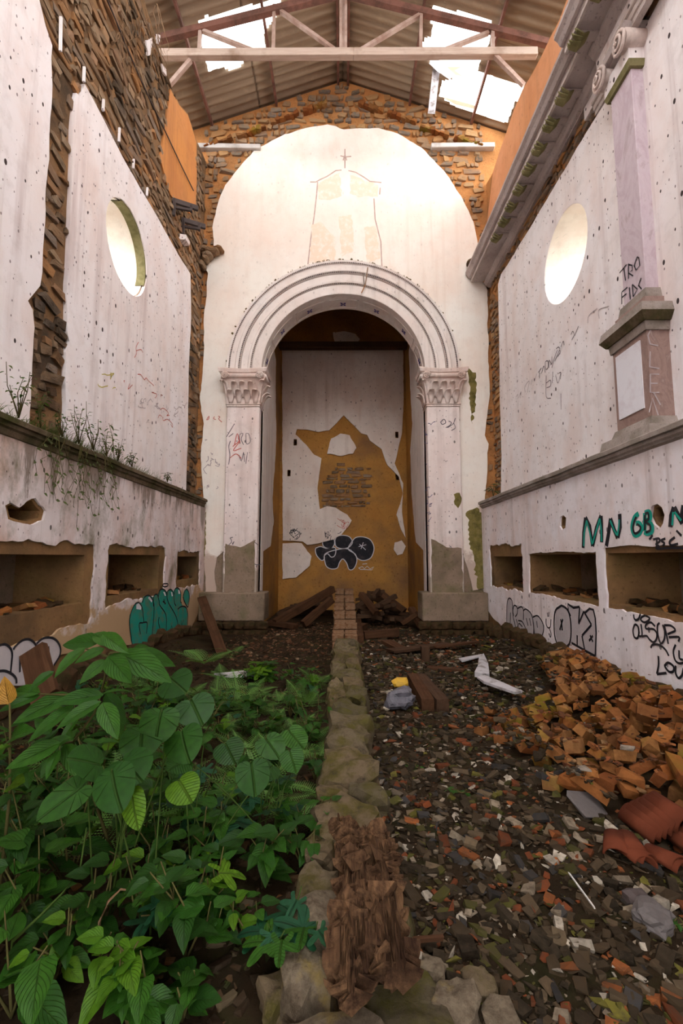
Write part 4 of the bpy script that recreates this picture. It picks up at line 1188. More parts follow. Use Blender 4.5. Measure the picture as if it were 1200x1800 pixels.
graffiti('graffiti_letters', PR, [k2(s_) for s_ in ([(715,230),(690,290),(680,350),(700,405),(745,385),(760,340),(720,305)], [(805,210),(805,370)], [(805,200),(840,190),(845,250),(815,285),(860,320),(860,375),(815,395)])], 'spray_black', wr, 4.2, .008)
graffiti('graffiti_letters', PR, [k2(s_) for s_ in ([(850,470),(885,425)], [(890,470),(950,460),(960,490),(920,520),(955,545),(930,570)], [(930,470),(925,575)], [(1020,460),(975,480),(1010,510),(990,540)], [(1120,445),(1065,490),(1080,530),(1155,515)], [(930,570),(1060,560),(1210,560)], [(1135,375),(1190,430)])], 'spray_black', wr, 4.0, .005, True, 'black lettering B S C')
k3 = lambda s_: z6(s_,1080,1060,10)
graffiti('graffiti_letters', PR, [k3(s_) for s_ in (
    [(340,200),(350,270),(385,300),(430,270),(460,190)], [(540,215),(480,250),(470,300),(530,340),(600,310),(620,260),(540,215)],
    [(360,375),(330,480),(350,590),(400,620),(430,560),(430,450),(400,390),(360,375)], [(470,370),(490,560),(440,590)], [(720,410),(640,340),(560,380),(560,450),(690,460),(750,540),(740,640),(690,690),(620,640),(570,580),(480,590)],
    [(800,350),(760,400),(770,560),(820,710),(880,640),(890,500),(850,380)], [(880,390),(920,560),(950,720)], [(880,390),(1000,400),(1075,480),(980,530),(940,550)], [(960,600),(1140,600),(1130,680)],
    [(640,790),(680,730),(800,740),(900,820),(960,930)], [(1080,730),(1040,850),(1070,1000),(1140,1060),(1220,1050)], [(1140,830),(1150,970),(1210,1000)])], 'spray_black', wr, 3.6, .005, True, 'black scrawled letters over a raised brow line')
graffiti('graffiti_letters', PR, [k3(s_) for s_ in ([(775,930),(780,1090),(750,1250)], [(750,1250),(920,1230)], [(890,1100),(950,1050),(1040,1110),(1040,1200),(970,1210),(900,1130),(890,1080)], [(1080,1100),(1080,1230),(1130,1320),(1190,1270),(1220,1150)])], 'spray_black', wr, 4.0, .005, True, 'black letters L o u')
# teal wild-style piece on the left lower wall
k4 = lambda s_: z6(s_,210,1010,8.571)
decal('graffiti_fill', PLw, k4([(160,800),(150,620),(200,490),(270,420),(330,420),(360,330),(440,310),(500,340),(540,300),(580,300),(600,240),(650,215),(700,260),(760,230),(810,260),(830,215),(890,210),(925,270),(915,400),(950,470),(1000,500),(1020,600),(1010,780),(960,930),(880,1000),(800,1060),(680,1090),(500,1030),(380,1090),(230,1110),(170,1000)]), 'spray_teal', wl, .003)
decal('graffiti_fill', PLw, k4([(975,240),(1010,215),(1045,270),(1050,380),(1020,470),(980,400),(955,310)]), 'spray_teal', wl, .003)
graffiti('graffiti_letters', PLw, [k4(s_) for s_ in (
    [(200,1150),(150,800),(150,640),(210,470),(280,420),(335,500),(350,620),(355,720),(290,740),(310,900)], [(355,720),(410,730),(400,890)],
    [(340,420),(370,340),(440,315),(500,400),(515,520),(495,800),(475,1020)], [(505,480),(510,330),(560,300),(590,400),(600,460),(690,600),(700,780),(690,980)],
    [(580,330),(600,240),(650,220),(700,270),(730,420),(850,640),(880,850),(860,1000)], [(710,330),(720,250),(770,225),(810,290),(820,420),(845,470)],
    [(820,300),(830,220),(880,205),(920,280),(915,400),(930,430)], [(950,320),(1000,220),(1045,290),(1040,420),(1020,490),(970,400),(950,330)], [(870,520),(930,480),(1000,500),(1025,640),(1000,850),(930,990)],
    [(590,640),(580,720),(605,820)], [(645,400),(690,440)], [(660,370),(680,450)], [(640,170),(660,140),(720,140),(720,170),(670,185),(640,165)])], 'spray_black', wl, 2.6, .006, True, 'black outlines of teal letters')
graffiti('graffiti_letters', PLw, [k4(s_) for s_ in ([(770,840),(780,770),(800,860),(830,820)], [(820,870),(860,810),(865,870)], [(920,690),(930,760),(960,680)], [(935,780),(965,790)], [(930,810),(960,830)])], 'spray_black', wl, 1.5, .006)
for c_ in ([(250,450),(290,430),(325,490),(320,530),(250,520)], [(425,350),(450,330),(490,390),(480,420)], [(655,260),(680,265),(695,320),(680,320)], [(770,260),(790,265),(800,320),(785,330)], [(880,230),(905,235),(910,290),(885,290)]):
    decal('graffiti_highlight', PLw, k4(c_), 'spray_white', wl, .0045)
k6 = lambda s_: z6(s_,0,1100,8.571)
decal('graffiti_fill', PLw, k6([(-100,330),(0,290),(100,280),(150,330),(230,300),(330,220),(430,200),(520,260),(600,210),(740,180),(850,230),(900,330),(890,450),(800,600),(760,900),(-100,900)]), 'spray_grey', wl, .003)
graffiti('graffiti_letters', PLw, [k6(s_) for s_ in ([(-60,310),(60,280),(140,330),(175,420),(165,560),(150,700)], [(190,360),(230,300),(330,220),(430,205),(510,260),(560,360)], [(540,270),(640,190),(760,180),(850,230),(900,330),(890,450),(800,600)], [(-60,690),(60,680),(160,720),(230,790),(240,870)], [(290,460),(290,700)], [(720,310),(735,490)])], 'spray_black', wl, 4.0, .006, True, 'thick black curved letter tops')
# scrawl on the pilaster and the plaster beside it
PP = ('X', XF)
k5 = lambda s_: z6(s_,800,430,3)
graffiti('pilaster_lettering', PP, [k5(s_) for s_ in ([(868,150),(905,105)], [(890,120),(900,190)], [(915,100),(915,180)], [(915,105),(935,110),(935,135),(915,150),(940,165)], [(960,65),(945,110),(955,135),(975,110),(970,70),(960,65)],
    [(880,250),(880,315)], [(880,250),(910,225)], [(880,280),(905,258)], [(920,225),(925,290)], [(935,210),(940,275)], [(935,210),(962,235),(940,275)], [(982,175),(968,215),(985,235)])], 'spray_black', pil, 2.2, .006, False, 'black letters TRO FIDO')
graffiti('pilaster_lettering', ('Y', pn - .10), [[(1158,580),(1145,575),(1138,590),(1142,605),(1156,608)], [(1142,618),(1141,645),(1158,648)], [(1158,658),(1142,658),(1142,690),(1158,690)], [(1142,674),(1155,674)], [(1160,712),(1148,690)], [(1140,725),(1146,700),(1156,730)]], 'marker_faint', pil, 2.2, .004, False, 'faint letters C L E A')
k7 = lambda s_: z6(s_,890,540,6)
graffiti('wall_scrawl', PRU, [k7(s_) for s_ in ([(335,690),(370,640)], [(350,660),(350,750)], [(370,700),(395,620),(410,690)], [(415,660),(410,580),(440,570),(440,630),(420,660)], [(450,640),(450,560),(480,600),(480,520)], [(480,640),(500,560),(520,500),(540,450)], [(510,570),(540,500),(560,450),(565,480),(540,520)], [(525,440),(550,420),(565,440)], [(575,420),(600,360),(610,400)], [(680,290),(700,255),(715,290),(690,345)], [(720,300),(760,200)])], 'marker', wall_right, 1.7, .004)
graffiti('wall_scrawl', PRU, [k7(s_) for s_ in ([(420,720),(420,940),(470,960)], [(420,800),(465,770),(465,830),(425,850)], [(490,680),(485,800)], [(520,720),(545,800),(575,690)], [(550,700),(575,690),(570,760)], [(575,910),(578,1080)])], 'marker', wall_right, 1.5, .004)
graffiti('wall_scrawl', PRU, [k7(s_) for s_ in ([(100,950),(120,920),(115,970)], [(130,960),(155,890),(150,960)], [(200,900),(195,840),(240,780),(220,900)], [(260,820),(270,760)], [(300,770),(320,700)], [(860,170),(870,90),(960,10)], [(980,120),(975,30),(1080,-10)])], 'marker_faint', wall_right, 1.6, .004)
rnd = random.Random(4)
def scribble(plane, parent, boxes, n, size, mat, w=1.2, seed=0):
    r_ = random.Random(seed); st = []
    x0, y0, x1, y1 = boxes
    for i in range(n):
        x, y = r_.uniform(x0, x1), r_.uniform(y0, y1); s_ = [(x, y)]
        for k in range(r_.randint(2, 5)): s_.append((s_[-1][0] + r_.uniform(-.6, 1)*size, s_[-1][1] + r_.uniform(-1, 1)*size))
        st.append(s_)
    return graffiti('wall_scrawl', plane, st, mat, parent, w, .004)
scribble(PLU, wall_left, (215,610,245,680), 5, 10, 'marker_red', 1.4, 1)
scribble(PLU, wall_left, (265,680,285,735), 5, 9, 'marker_red', 1.3, 2)
scribble(PLU, wall_left, (170,620,205,690), 4, 7, 'marker_yellow', 1.5, 3)
scribble(PLU, wall_left, (235,700,320,760), 14, 6, 'marker_faint', 1.3, 4)
PF = ('Y', 9.85)
graffiti('wall_scrawl', PF, [[(405,775),(402,785),(404,800),(402,815)], [(398,768),(412,745)], [(402,768),(410,762)]], 'marker', arch, 1.5)
graffiti('wall_scrawl', PF, [[(412,782),(417,762),(421,780)], [(409,785),(422,775),(410,792),(424,788)], [(404,805),(415,798),(424,806)]], 'marker_red', arch, 1.6)
graffiti('wall_scrawl', PF, [[(422,780),(421,765),(427,762),(424,772),(428,782)], [(432,762),(433,780),(440,776),(437,763),(432,762)], [(420,800),(424,810),(428,795)], [(428,795),(430,812)], [(435,795),(432,815)]], 'marker', arch, 1.3)
graffiti('wall_scrawl', PF, [[(774,742),(780,737),(783,743),(777,746),(774,742)], [(783,752),(790,748),(793,743),(788,740)], [(786,752),(796,745),(800,735)], [(793,757),(800,752),(797,744)]], 'marker', arch, 1.6)
scribble(PF, arch, (398,975,445,1035), 16, 9, 'marker', 1.5, 6)
scribble(PF, arch, (768,970,808,1035), 16, 9, 'marker', 1.5, 7)
scribble(PF, arch, (400,955,440,968), 5, 6, 'marker', 1.4, 8)
scribble(('X', 1.86), arch, (746,735,756,950), 22, 5, 'marker_blue', 1.4, 9)
scribble(PE, wall_end, (362,730,388,735), 3, 6, 'marker_red', 1.3, 10)
scribble(PE, wall_end, (362,745,380,860), 10, 6, 'marker_faint', 1.3, 11)
# bulbous black throw-up with white outline on the chancel wall
PB = ('Y', CY - .005)
k8 = lambda s_: z6(s_,530,900,6)
blobs = [smooth(k8([(220,330),(230,290),(290,272),(340,290),(345,340),(320,375),(270,382),(230,360),(220,330)])), smooth(k8([(350,300),(370,260),(430,245),(500,260),(535,310),(520,350),(480,380),(410,385),(360,360),(350,300)])),
         smooth(k8([(530,310),(570,270),(640,262),(720,290),(760,360),(755,430),(720,490),(650,512),(590,490),(560,440),(490,390),(530,310)])),
         smooth(k8([(150,380),(200,365),(270,385),(350,375),(360,420),(345,465),(310,475),(275,440),(240,460),(235,500),(205,508),(160,460),(145,410),(150,380)])),
         smooth(k8([(240,500),(250,440),(360,400),(490,390),(570,460),(580,530),(545,600),(500,605),(475,540),(435,495),(400,530),(375,590),(310,600),(260,570),(240,500)]))]
for i, b_ in enumerate(blobs):
    decal('graffiti_fill', PB, [(p[0], p[1]) for p in b_[:-1]], 'spray_black', wall_back, .003 + .0006*i)
graffiti('graffiti_outline', PB, [[(p[0], p[1]) for p in b_] for b_ in blobs], 'spray_white', wall_back, 1.7, .012, False, 'white outline of black bubble letters')
graffiti('graffiti_outline', PB, [k8(s_) for s_ in ([(600,365),(680,345)], [(610,340),(675,400)], [(650,320),(625,390)], [(600,590),(640,575),(660,600),(690,570),(720,600),(760,580),(740,610),(620,605),(600,590)], [(640,550),(690,545)], [(985,370),(1010,350),(1020,400),(990,395)])], 'spray_white', wall_back, 1.3, .012, False)
PBp = ('Y', CY - .05)
scribble(PBp, wall_back, (503,930,525,945), 9, 6, 'spray_black', 1.2, 12)
scribble(PBp, wall_back, (585,908,612,930), 6, 8, 'marker_red', 1.0, 13)
scribble(PBp, wall_back, (570,930,600,945), 6, 7, 'spray_black', 1.0, 14)

# moss and damp growing on the end wall beside the arch
M['moss'] = grit('olive_wall_moss', (.20,.17,.04), (.30,.24,.10), (.10,.09,.025), 14, .6)
for pl in ([(822,648),(836,655),(837,690),(831,745),(827,720),(825,680)], [(820,898),(838,892),(851,905),(851,1036),(838,1034),(834,985),(826,960)], [(350,905),(361,900),(362,960),(356,1000),(350,960)]):
    decal('moss_stain', PE, [(p_[0], p_[1]) for p_ in roughen(pl, 3.0, 4, 5)], 'moss', wall_end, .004)
for pl in ([(797,868),(808,866),(812,880),(806,892),(798,886)],):
    decal('moss_stain', PF, [(p_[0], p_[1]) for p_ in roughen(pl, 2.0, 4, 5)], 'moss', arch, .004)
# ================================================================ STONE KERB DOWN THE MIDDLE
kerb = tag(empty('stone_kerb', (0.03, 5, 0)), 'low mossy wall of stones and bricks running down the middle of the floor', 'low wall')
kerb.location = (0,0,0)
big_m = [rock_mesh('kerb_stone', random.Random(140+i), 3, .22, .72) for i in range(9)]
rnd = random.Random(14)
for x, y, sx, sy, sz, zc, m, i in (
    (-.02,1.50,.44,.34,.26,.02,'kerb_pale',0), (.20,1.66,.34,.30,.22,-.01,'kerb',1), (-.15,1.93,.22,.50,.28,.03,'kerb_pale',2), (.12,1.98,.30,.36,.24,.0,'kerb',3),
    (-.13,2.27,.22,.26,.2,.02,'kerb',4), (.09,2.33,.24,.34,.24,.02,'kerb',5), (-.14,2.5,.16,.22,.22,.02,'kerb',6), (.0,2.72,.42,.36,.26,.05,'kerb',7),
    (-.08,3.02,.22,.20,.2,.05,'kerb',8), (.12,3.05,.26,.20,.22,.05,'kerb',0), (.03,3.36,.40,.42,.30,.05,'kerb',1), (.02,3.74,.38,.40,.32,.05,'kerb',2), (.03,4.12,.38,.38,.32,.05,'kerb',3),
    (.03,4.52,.36,.42,.30,.05,'kerb',4), (-.08,4.95,.2,.4,.28,.04,'kerb',5), (.12,4.95,.24,.44,.30,.06,'kerb',6), (-.09,5.35,.22,.34,.28,.04,'kerb',7), (.10,5.42,.26,.40,.30,.06,'kerb',8),
    (.02,5.85,.38,.36,.30,.05,'kerb',0), (-.08,6.25,.2,.40,.28,.05,'kerb',1), (.11,6.28,.24,.44,.32,.07,'kerb',2), (.02,6.75,.40,.46,.34,.08,'kerb',3), (.0,7.2,.38,.42,.34,.09,'kerb',4), (.03,7.62,.38,.40,.34,.1,'kerb',5)):
    link('kerb_stone', big_m[i], M[m], kerb, trs((x+.02, y, zc), (rnd.uniform(-.09,.09), rnd.uniform(-.09,.09), rnd.uniform(-.15,.15)), (sx*.97, sy*.95, sz)))
MB().box(-.15, .19, 1.3, 12.9, -.1, .03).build('kerb_core', M['foundation'], kerb)
brick_m = [hull_mesh('brick', random.Random(200+i), 11, 1, .84) for i in range(8)]
bat_m = [hull_mesh('brick', random.Random(230+i), 12, 1, .55) for i in range(12)]
M['brick_pale'] = grit('limey_old_brick', (.28,.15,.08), (.36,.24,.15), (.22,.10,.045), 9, .6)
y = 8.0; lvl = 0
while y < 12.7:
    h = .16 + .62*max(0, min(1, (y - 8.2)/3.9))
    h = .11*round(h/.11)
    z = 0
    while z < h:
        for x in (-.10, .13):
            link('kerb_brick', rnd.choice(brick_m), M['brick_pale'], kerb, trs((x+rnd.uniform(-.015,.015)+.02, y+rnd.uniform(-.01,.01), z+.05), (0,0,rnd.uniform(-.08,.08)), (.235, .2, .105)))
        z += .11
    y += .215

# ================================================================ BRICK HEAP (stacked on a growing height field)
G = .03; HX0, HY0 = .6, 1.8; NXH, NYH = 90, 170
H = np.array([[floor_z(HX0 + i*G, HY0 + j*G) for i in range(NXH)] for j in range(NYH)])
def place_on(x, y, L, Wd, yaw):
    c, s = math.cos(yaw), math.sin(yaw); pts_ = []
    for a in np.linspace(-.5, .5, 7):
        for b in np.linspace(-.5, .5, 5):
            px_, py_ = x + c*a*L - s*b*Wd, y + s*a*L + c*b*Wd
            i = int((px_-HX0)/G); j = int((py_-HY0)/G)
            if 0 <= i < NXH and 0 <= j < NYH: pts_.append((px_-x, py_-y, H[j,i], i, j))
    return pts_
heap_poly = [(1.25,4.55),(1.7,4.65),(2.1,4.75),(2.42,5.2),(2.6,6.2),(2.95,6.3),(2.95,2.55),(2.35,2.4),(1.75,2.75),(1.45,3.2),(1.5,3.7),(1.22,4.3)]
def heap_h(x, y):
    return max(0, min(1, (x-1.2)/1.5)) * max(0, min(1, (6.5-y)/.8)) * max(0, min(1, (y-2.2)/.6))
rb = random.Random(101)
n_b = 0; tries = 0
brick_lab = 'broken orange brick in the heap against the graffiti covered wall'
while n_b < 250 and tries < 12000:
    tries += 1
    x, y = rb.uniform(1.2, 2.95), rb.uniform(2.4, 6.4)
    if not inpoly(x, y, heap_poly): continue
    edge = heap_h(x, y)
    if n_b > 120 and rb.random() > .25 + edge: continue
    L = rb.choice((.09,.12,.15,.18,.21,.24)) * rb.uniform(.85,1.1); Wd = rb.uniform(.10,.13); Hh = rb.uniform(.065,.095)
    if x + L/2 > 3.0: x = 3.0 - L/2
    yaw = rb.uniform(0, PI)
    P_ = place_on(x, y, L, Wd, yaw)
    if len(P_) < 20: continue
    A = np.array([(p[0], p[1], 1) for p in P_]); zz = np.array([p[2] for p in P_])
    sol, *_ = np.linalg.lstsq(A, zz, rcond=None)
    gx_, gy_ = float(np.clip(sol[0], -.7, .7)), float(np.clip(sol[1], -.7, .7))
    nrm = Vector((-gx_, -gy_, 1)).normalized()
    resid = zz - A[:,:2] @ np.array([gx_, gy_])
    if 1.6 < x < 2.05 and 2.5 < y < 3.0: continue
    zc = float(np.percentile(resid, 97)) + Hh*.49
    if zc > floor_z(x, y) + .075 + .22*edge or zc > .42: continue
    d = Vector((math.cos(yaw), math.sin(yaw), 0)); d = (d - nrm*d.dot(nrm)).normalized(); e = nrm.cross(d)
    R = Matrix((d, e, nrm)).transposed() @ Matrix.Rotation(rb.choice((0,0,PI/2))*0 + rb.uniform(-.15,.15), 3, 'X')
    mw = Matrix.Translation((x, y, zc)) @ R.to_4x4() @ Matrix.Diagonal((L, Wd, Hh, 1))
    o = link('brick', rb.choice(bat_m if rb.random() < .7 else brick_m), M['brick'], None, mw)
    size = 'long whole' if L > .2 else 'half' if L > .14 else 'stubby'
    spot = 'wedged against the wall' if x > 2.72 else 'beside the nested red tiles' if y < 3.1 else 'at the foot of the heap by the gravel' if edge < .3 else 'on the slope of the heap' if edge < .62 else 'near the crest of the heap'
    tag(o, size + ' orange brick ' + spot, 'brick', size + ' bricks ' + spot)
    for p in P_: H[p[4], p[3]] = max(H[p[4], p[3]], zc + gx_*p[0] + gy_*p[1] + Hh*.42)
    n_b += 1
def top_z(x, y):
    i = int((x-HX0)/G); j = int((y-HY0)/G)
    if 0 <= i < NXH and 0 <= j < NYH: return float(H[j,i])
    return floor_z(x, y)

# curved red roof tiles stacked beside the heap
def tile_mesh():
    vs_ = []; fs = []; n = 8
    for k, (r, y0_) in enumerate(((.085,-.21),(.07,.21))):
        for q in (0, .014):
            for i in range(n+1):
                a = PI*i/n; vs_.append((math.cos(a)*(r-q), y0_, math.sin(a)*(r-q)*.8))
    m = n+1
    for i in range(n):
        fs += [(i, i+1, 2*m+i+1, 2*m+i), (m+i+1, m+i, 3*m+i, 3*m+i+1), (i, m+i, m+i+1, i+1), (2*m+i, 2*m+i+1, 3*m+i+1, 3*m+i)]
    fs += [(0, 2*m, 3*m, m), (n, m+n, 3*m+n, 2*m+n)]
    return mesh_from('roof_tile', vs_, fs, True)
tm = tile_mesh(); rt = random.Random(6)
for i in range(9):
    p = onZ(1140 + 3*i, 1425 + 2*i, .30)
    z_ = top_z(1.95, 3.0)
    o = link('roof_tile', tm, M['tile'], None, trs((1.74 + (i % 5)*.030 + .14*(i//5), 2.82 - (i % 5)*.012 - .17*(i//5), floor_z(1.8, 2.8) + .04 + .022*(i % 5)), (.2, -.25, .35 + rt.uniform(-.08,.08)), (.95,.5,1.1)))
    tag(o, 'curved red clay roof tile nested in the stack beside the brick heap', 'roof tile', 'nested roof tiles')
for i in range(7):
    x_, y_ = 1.62 + rt.uniform(-.2,.3), 2.5 + rt.uniform(-.2,.2)
    o = link('roof_tile', tm, M['tile'], None, trs((x_, y_, floor_z(x_, y_) + .03), (rt.uniform(-.2,.2), rt.uniform(-.3,.3), rt.uniform(-.6,.6)), (.8,.4,.7)))
    tag(o, 'loose broken red roof tile lying flat among the shards', 'roof tile', 'loose roof tile pieces')

# ================================================================ RUBBLE ON THE FLOOR
shard_m = [hull_mesh('shard', random.Random(300+i), 8, .38, 0) for i in range(7)] + [hull_mesh('shard', random.Random(320+i), 9, .5, .6) for i in range(5)]
PAL = [((.026,.018,.010), 30), ((.048,.031,.016), 26), ((.075,.050,.028), 16), ((.12,.085,.05), 11), ((.24,.19,.135), 9), ((.46,.40,.32), 6), ((.16,.042,.014), 8), ((.24,.075,.022), 4), ((.060,.056,.012), 12), ((.035,.033,.033), 7), ((.13,.115,.02), 3)]
PALW = [((.11,.047,.022), 24), ((.16,.075,.037), 20), ((.24,.13,.07), 12), ((.055,.028,.015), 24), ((.32,.21,.13), 6), ((.045,.038,.014), 6)]
PALB = [((.30,.11,.035), 20), ((.22,.07,.025), 20), ((.12,.045,.02), 20), ((.36,.20,.09), 8), ((.05,.03,.015), 14), ((.30,.25,.2), 3)]
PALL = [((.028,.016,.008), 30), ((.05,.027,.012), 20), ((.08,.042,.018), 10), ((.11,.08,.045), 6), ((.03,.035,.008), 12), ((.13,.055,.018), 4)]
def pick(r_, pal):
    t_ = r_.random()*sum(w for c, w in pal)
    for c, w in pal:
        t_ -= w
        if t_ <= 0: break
    k = r_.uniform(.45, 1.1); return tuple(min(1, x*k) for x in c)
rs = random.Random(17); small = []; scol = []; big = []
def scatter(n, x0, x1, y0, y1, s0, s1, pal, near=1.6, skip=None, seed=1):
    r_ = random.Random(seed)
    for i in range(n):
        y = y0 + (y1-y0)*r_.random()**near; x = r_.uniform(x0, x1)
        if -.2 < x < .24 and y < 12.8: continue
        if skip and skip(x, y): continue
        if (y > 9.58 and abs(x) > 1.58) or abs(x) > 2.86: continue
        s = s0 + (s1-s0)*r_.random()**2.5
        mw = trs((x, y, top_z(x, y) + s*.12), (r_.gauss(0,.22), r_.gauss(0,.22), r_.uniform(0,2*PI)), (s*r_.uniform(.8,1.7), s*r_.uniform(.6,1), s*r_.uniform(.5,1.1)))
        c = pick(r_, pal); app = s / y
        big.append((app, r_.choice(shard_m), mw, c, x))
inheap = lambda x, y: inpoly(x, y, heap_poly) and heap_h(x, y) > .25
scatter(21000, .22, 2.95, 1.15, 7.5, .014, .085, PAL, 1.5, inheap, 1)
scatter(2600, 1.2, 2.95, 2.5, 6.4, .02, .07, PALB, 1, lambda x, y: not inpoly(x, y, heap_poly), 5)
scatter(2600, .22, 2.9, 5.5, 10.2, .03, .11, PAL, 1, None, 2)
scatter(3600, -2.2, 2.0, 7.2, 11.5, .025, .08, PALW, 1, None, 3)
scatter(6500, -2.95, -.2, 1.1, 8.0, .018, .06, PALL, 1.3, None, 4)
big.sort(key=lambda t_: -t_[0])
for app, me, mw, c, x in big[:300]:
    o = link('rubble_shard', me, M['shard'], None, mw); o.color = (*c, 1)
    pale = sum(c) > .4; red = c[0] > 2.2*c[1] and c[0] > .06; moss = c[2] < .35*c[1]*1.1 and not red
    kind = 'pale plaster' if pale else 'red tile' if red else 'mossy' if moss else 'dark stone'
    side = 'in the gravel beside the brick heap' if x > 0 else 'on the earth under the plants'
    tag(o, 'flat broken ' + kind + ' shard lying ' + side, 'shard', kind + ' shards ' + side)
o = merged('rubble_gravel', [(b[1], b[2]) for b in big[300:]], M['shards'], None, [b[3] for b in big[300:]])
o['label'] = 'fine rubble and gravel spread over the floor'; o['category'] = 'rubble'
# larger loose stones
def loose(name, me, mat, x, y, sc, rot, label, cat, group=None):
    p = onZ(x, y, 0.05); z = top_z(p.x, p.y)
    o = link(name, me, M[mat], None, trs((p.x, p.y, z + sc[2]*.3), rot, sc)); return tag(o, label, cat, group)
loose('grey_stone', big_m[2], 'slate', 1147, 1600, (.17,.14,.08), (.1,.1,.7), 'smooth grey stone slab lying among shards near the red tiles', 'stone')
loose('slate_lump', rock_m[1], 'iron', 1120, 1566, (.13,.10,.06), (.1,.1,.3), 'blue black lump lying among shards near the red tiles', 'stone')
for i, (x, y, s) in enumerate(((735,1740,.15),(800,1770,.17),(845,1730,.12),(760,1700,.10),(690,1790,.16),(880,1790,.13))):
    loose('rubble_block', big_m[i], 'kerb_pale' if i % 2 else 'kerb', x, y, (s, s*.85, s*.6), (0,0,i*.9), 'lichen grey rubble block lying against the stone kerb end', 'stone', 'rubble blocks by the kerb end')
loose('rubble_block', big_m[3], 'kerb', 490, 1745, (.13,.12,.12), (0,0,.4), 'rounded mossy stone under the lobed blue green plant', 'stone')

# ================================================================ TIMBER
def plank(name, a, b, w, h, mat, label, cat='plank', group=None, up=(0,0,1), bevel=.006):
    a, b = Vector(a), Vector(b); L = (b-a).length
    mb = MB(); n = 10; vs_ = []; fs = []
    d = (b-a).normalized(); u = Vector(up); r = d.cross(u).normalized(); u = r.cross(d)
    sd = a.x*7 + a.y*3
    for i in range(n+1):
        t_ = i/n
        for (sx, sz) in ((-1,-1),(1,-1),(1,1),(-1,1)):
            k = 1 + .10*noise.noise(Vector((t_*L*4+sd, sx*3, sz*5)))
            e_ = .03*noise.noise(Vector((sd, sx*9, sz*4+i))) if i in (0, n) else 0
            vs_.append((sx*w/2*k, t_*L + e_, sz*h/2*k))
        if i < n:
            for k in range(4): fs.append((i*4+k, i*4+(k+1)%4, (i+1)*4+(k+1)%4, (i+1)*4+k))
    fs += [(3,2,1,0), (n*4,n*4+1,n*4+2,n*4+3)]
    mb.add(vs_, fs)
    R = Matrix((r, d, u)).transposed().to_4x4(); R.translation = a
    o = mb.build(name, M[mat], None, mw=R)
    return tag(o, label, cat, group)
def fz(x, y, dz=0):  # photo point on the floor
    p = onZ(x, y, .04); return Vector((p.x, p.y, floor_z(p.x, p.y) + dz))
# leaning plank by the left pier
a = fz(390, 1168, .0); b = onY(357, 1062, 9.55); b = Vector((-2.90, 9.45, .78))
a = Vector((-1.98, 7.62, .04))
plank('leaning_board', a, b, .17, .06, 'timber', 'brown board leaning in the corner beside the teal graffiti', 'board', None, (.3,-1,.4))
plank('broken_board', onY(80, 1225, 3.4), onY(58, 1142, 3.55), .19, .05, 'timber', 'broken brown board end standing among leaves before the graffiti wall', 'board', None, (0,-1,.2))
# two short beams with the bag
plank('short_beam', fz(752, 1246, .07), fz(725, 1198, .10), .13, .12, 'timber', 'squared brown beam lying on gravel next to the plastic bag', 'beam')
plank('short_beam', fz(778, 1248, .06), fz(738, 1196, .09), .13, .12, 'timber_dark', 'dark squared beam crossing behind its brown twin on the gravel', 'beam')
# thin planks before the right pier
plank('thin_plank', fz(685, 1148, .05), fz(790, 1134, .05), .22, .04, 'timber_dark', 'wide dark plank lying on gravel before the mossy pier base', 'plank')
plank('thin_plank', fz(765, 1142, .07), fz(840, 1138, .07), .12, .03, 'timber', 'narrow plank overlapping the wide dark plank end', 'plank')
plank('thin_plank', fz(752, 1172, .03), fz(815, 1178, .03), .14, .03, 'timber', 'flat splintered board lying on gravel before the planks', 'plank')
plank('thin_plank', fz(678, 1132, .05), fz(712, 1144, .05), .20, .06, 'timber', 'short split board lying near the kerb bricks', 'plank')
plank('squared_block', fz(747, 1160, .0), fz(747, 1160, .0) + Vector((0,0,.24)), .12, .12, 'timber_dark', 'dark post stub standing beside the plank', 'post', None, (0,1,0))
for i, (p_, q_) in enumerate((((632,1131),(628,1098)), ((640,1122),(700,1121)), ((611,1122),(640,1108)))):
    plank('timber_offcut', fz(*p_, .08), fz(*q_, .14), .15, .13, 'timber', ('stubby', 'long', 'chunky')[i] + ' timber offcut at the foot of the dark wood pile', 'beam')
# beams leaning over the kerb inside the chancel
B = lambda x, y, Y: onY(x, y, Y)
plank('roof_beam', (-1.55,10.55,.12), (-.26,11.75,.80), .16, .16, 'timber', 'long brown roof beam propped on the brick kerb, uppermost', 'beam')
plank('roof_beam', (-.90,10.55,.10), (-.27,11.05,.60), .15, .14, 'timber', 'reddish beam propped on the kerb beneath the uppermost one', 'beam')
plank('roof_beam', (-1.72,10.75,.10), (-1.05,10.28,.08), .16, .10, 'timber', 'short plank lying across the foot of the propped beams', 'beam')
plank('roof_beam', (-1.7,12.05,.10), (-.3,12.25,.62), .18, .16, 'timber_dark', 'dark beam lying behind the propped brown beams', 'beam')
plank('roof_beam', (-1.7,12.45,.12), (-.5,12.5,.55), .16, .14, 'timber_dark', 'dark beam end rising at the back of the pile', 'beam')
rt = random.Random(19)
for i in range(12):
    L = rt.uniform(.5,.9); an = rt.uniform(-.05,.05); row = i % 6; lay = i//6
    c_ = Vector((rt.uniform(-1.75+L/2, -.3-L/2), 12.75 + row*.15, .09 + lay*.12))
    d = Vector((math.cos(an), math.sin(an), 0))*L/2
    plank('stacked_timber', c_-d, c_+d, .12, .10, 'timber_dark', 'dark timber in the low stack behind the propped beams', 'beam', 'timbers stacked behind the propped beams')
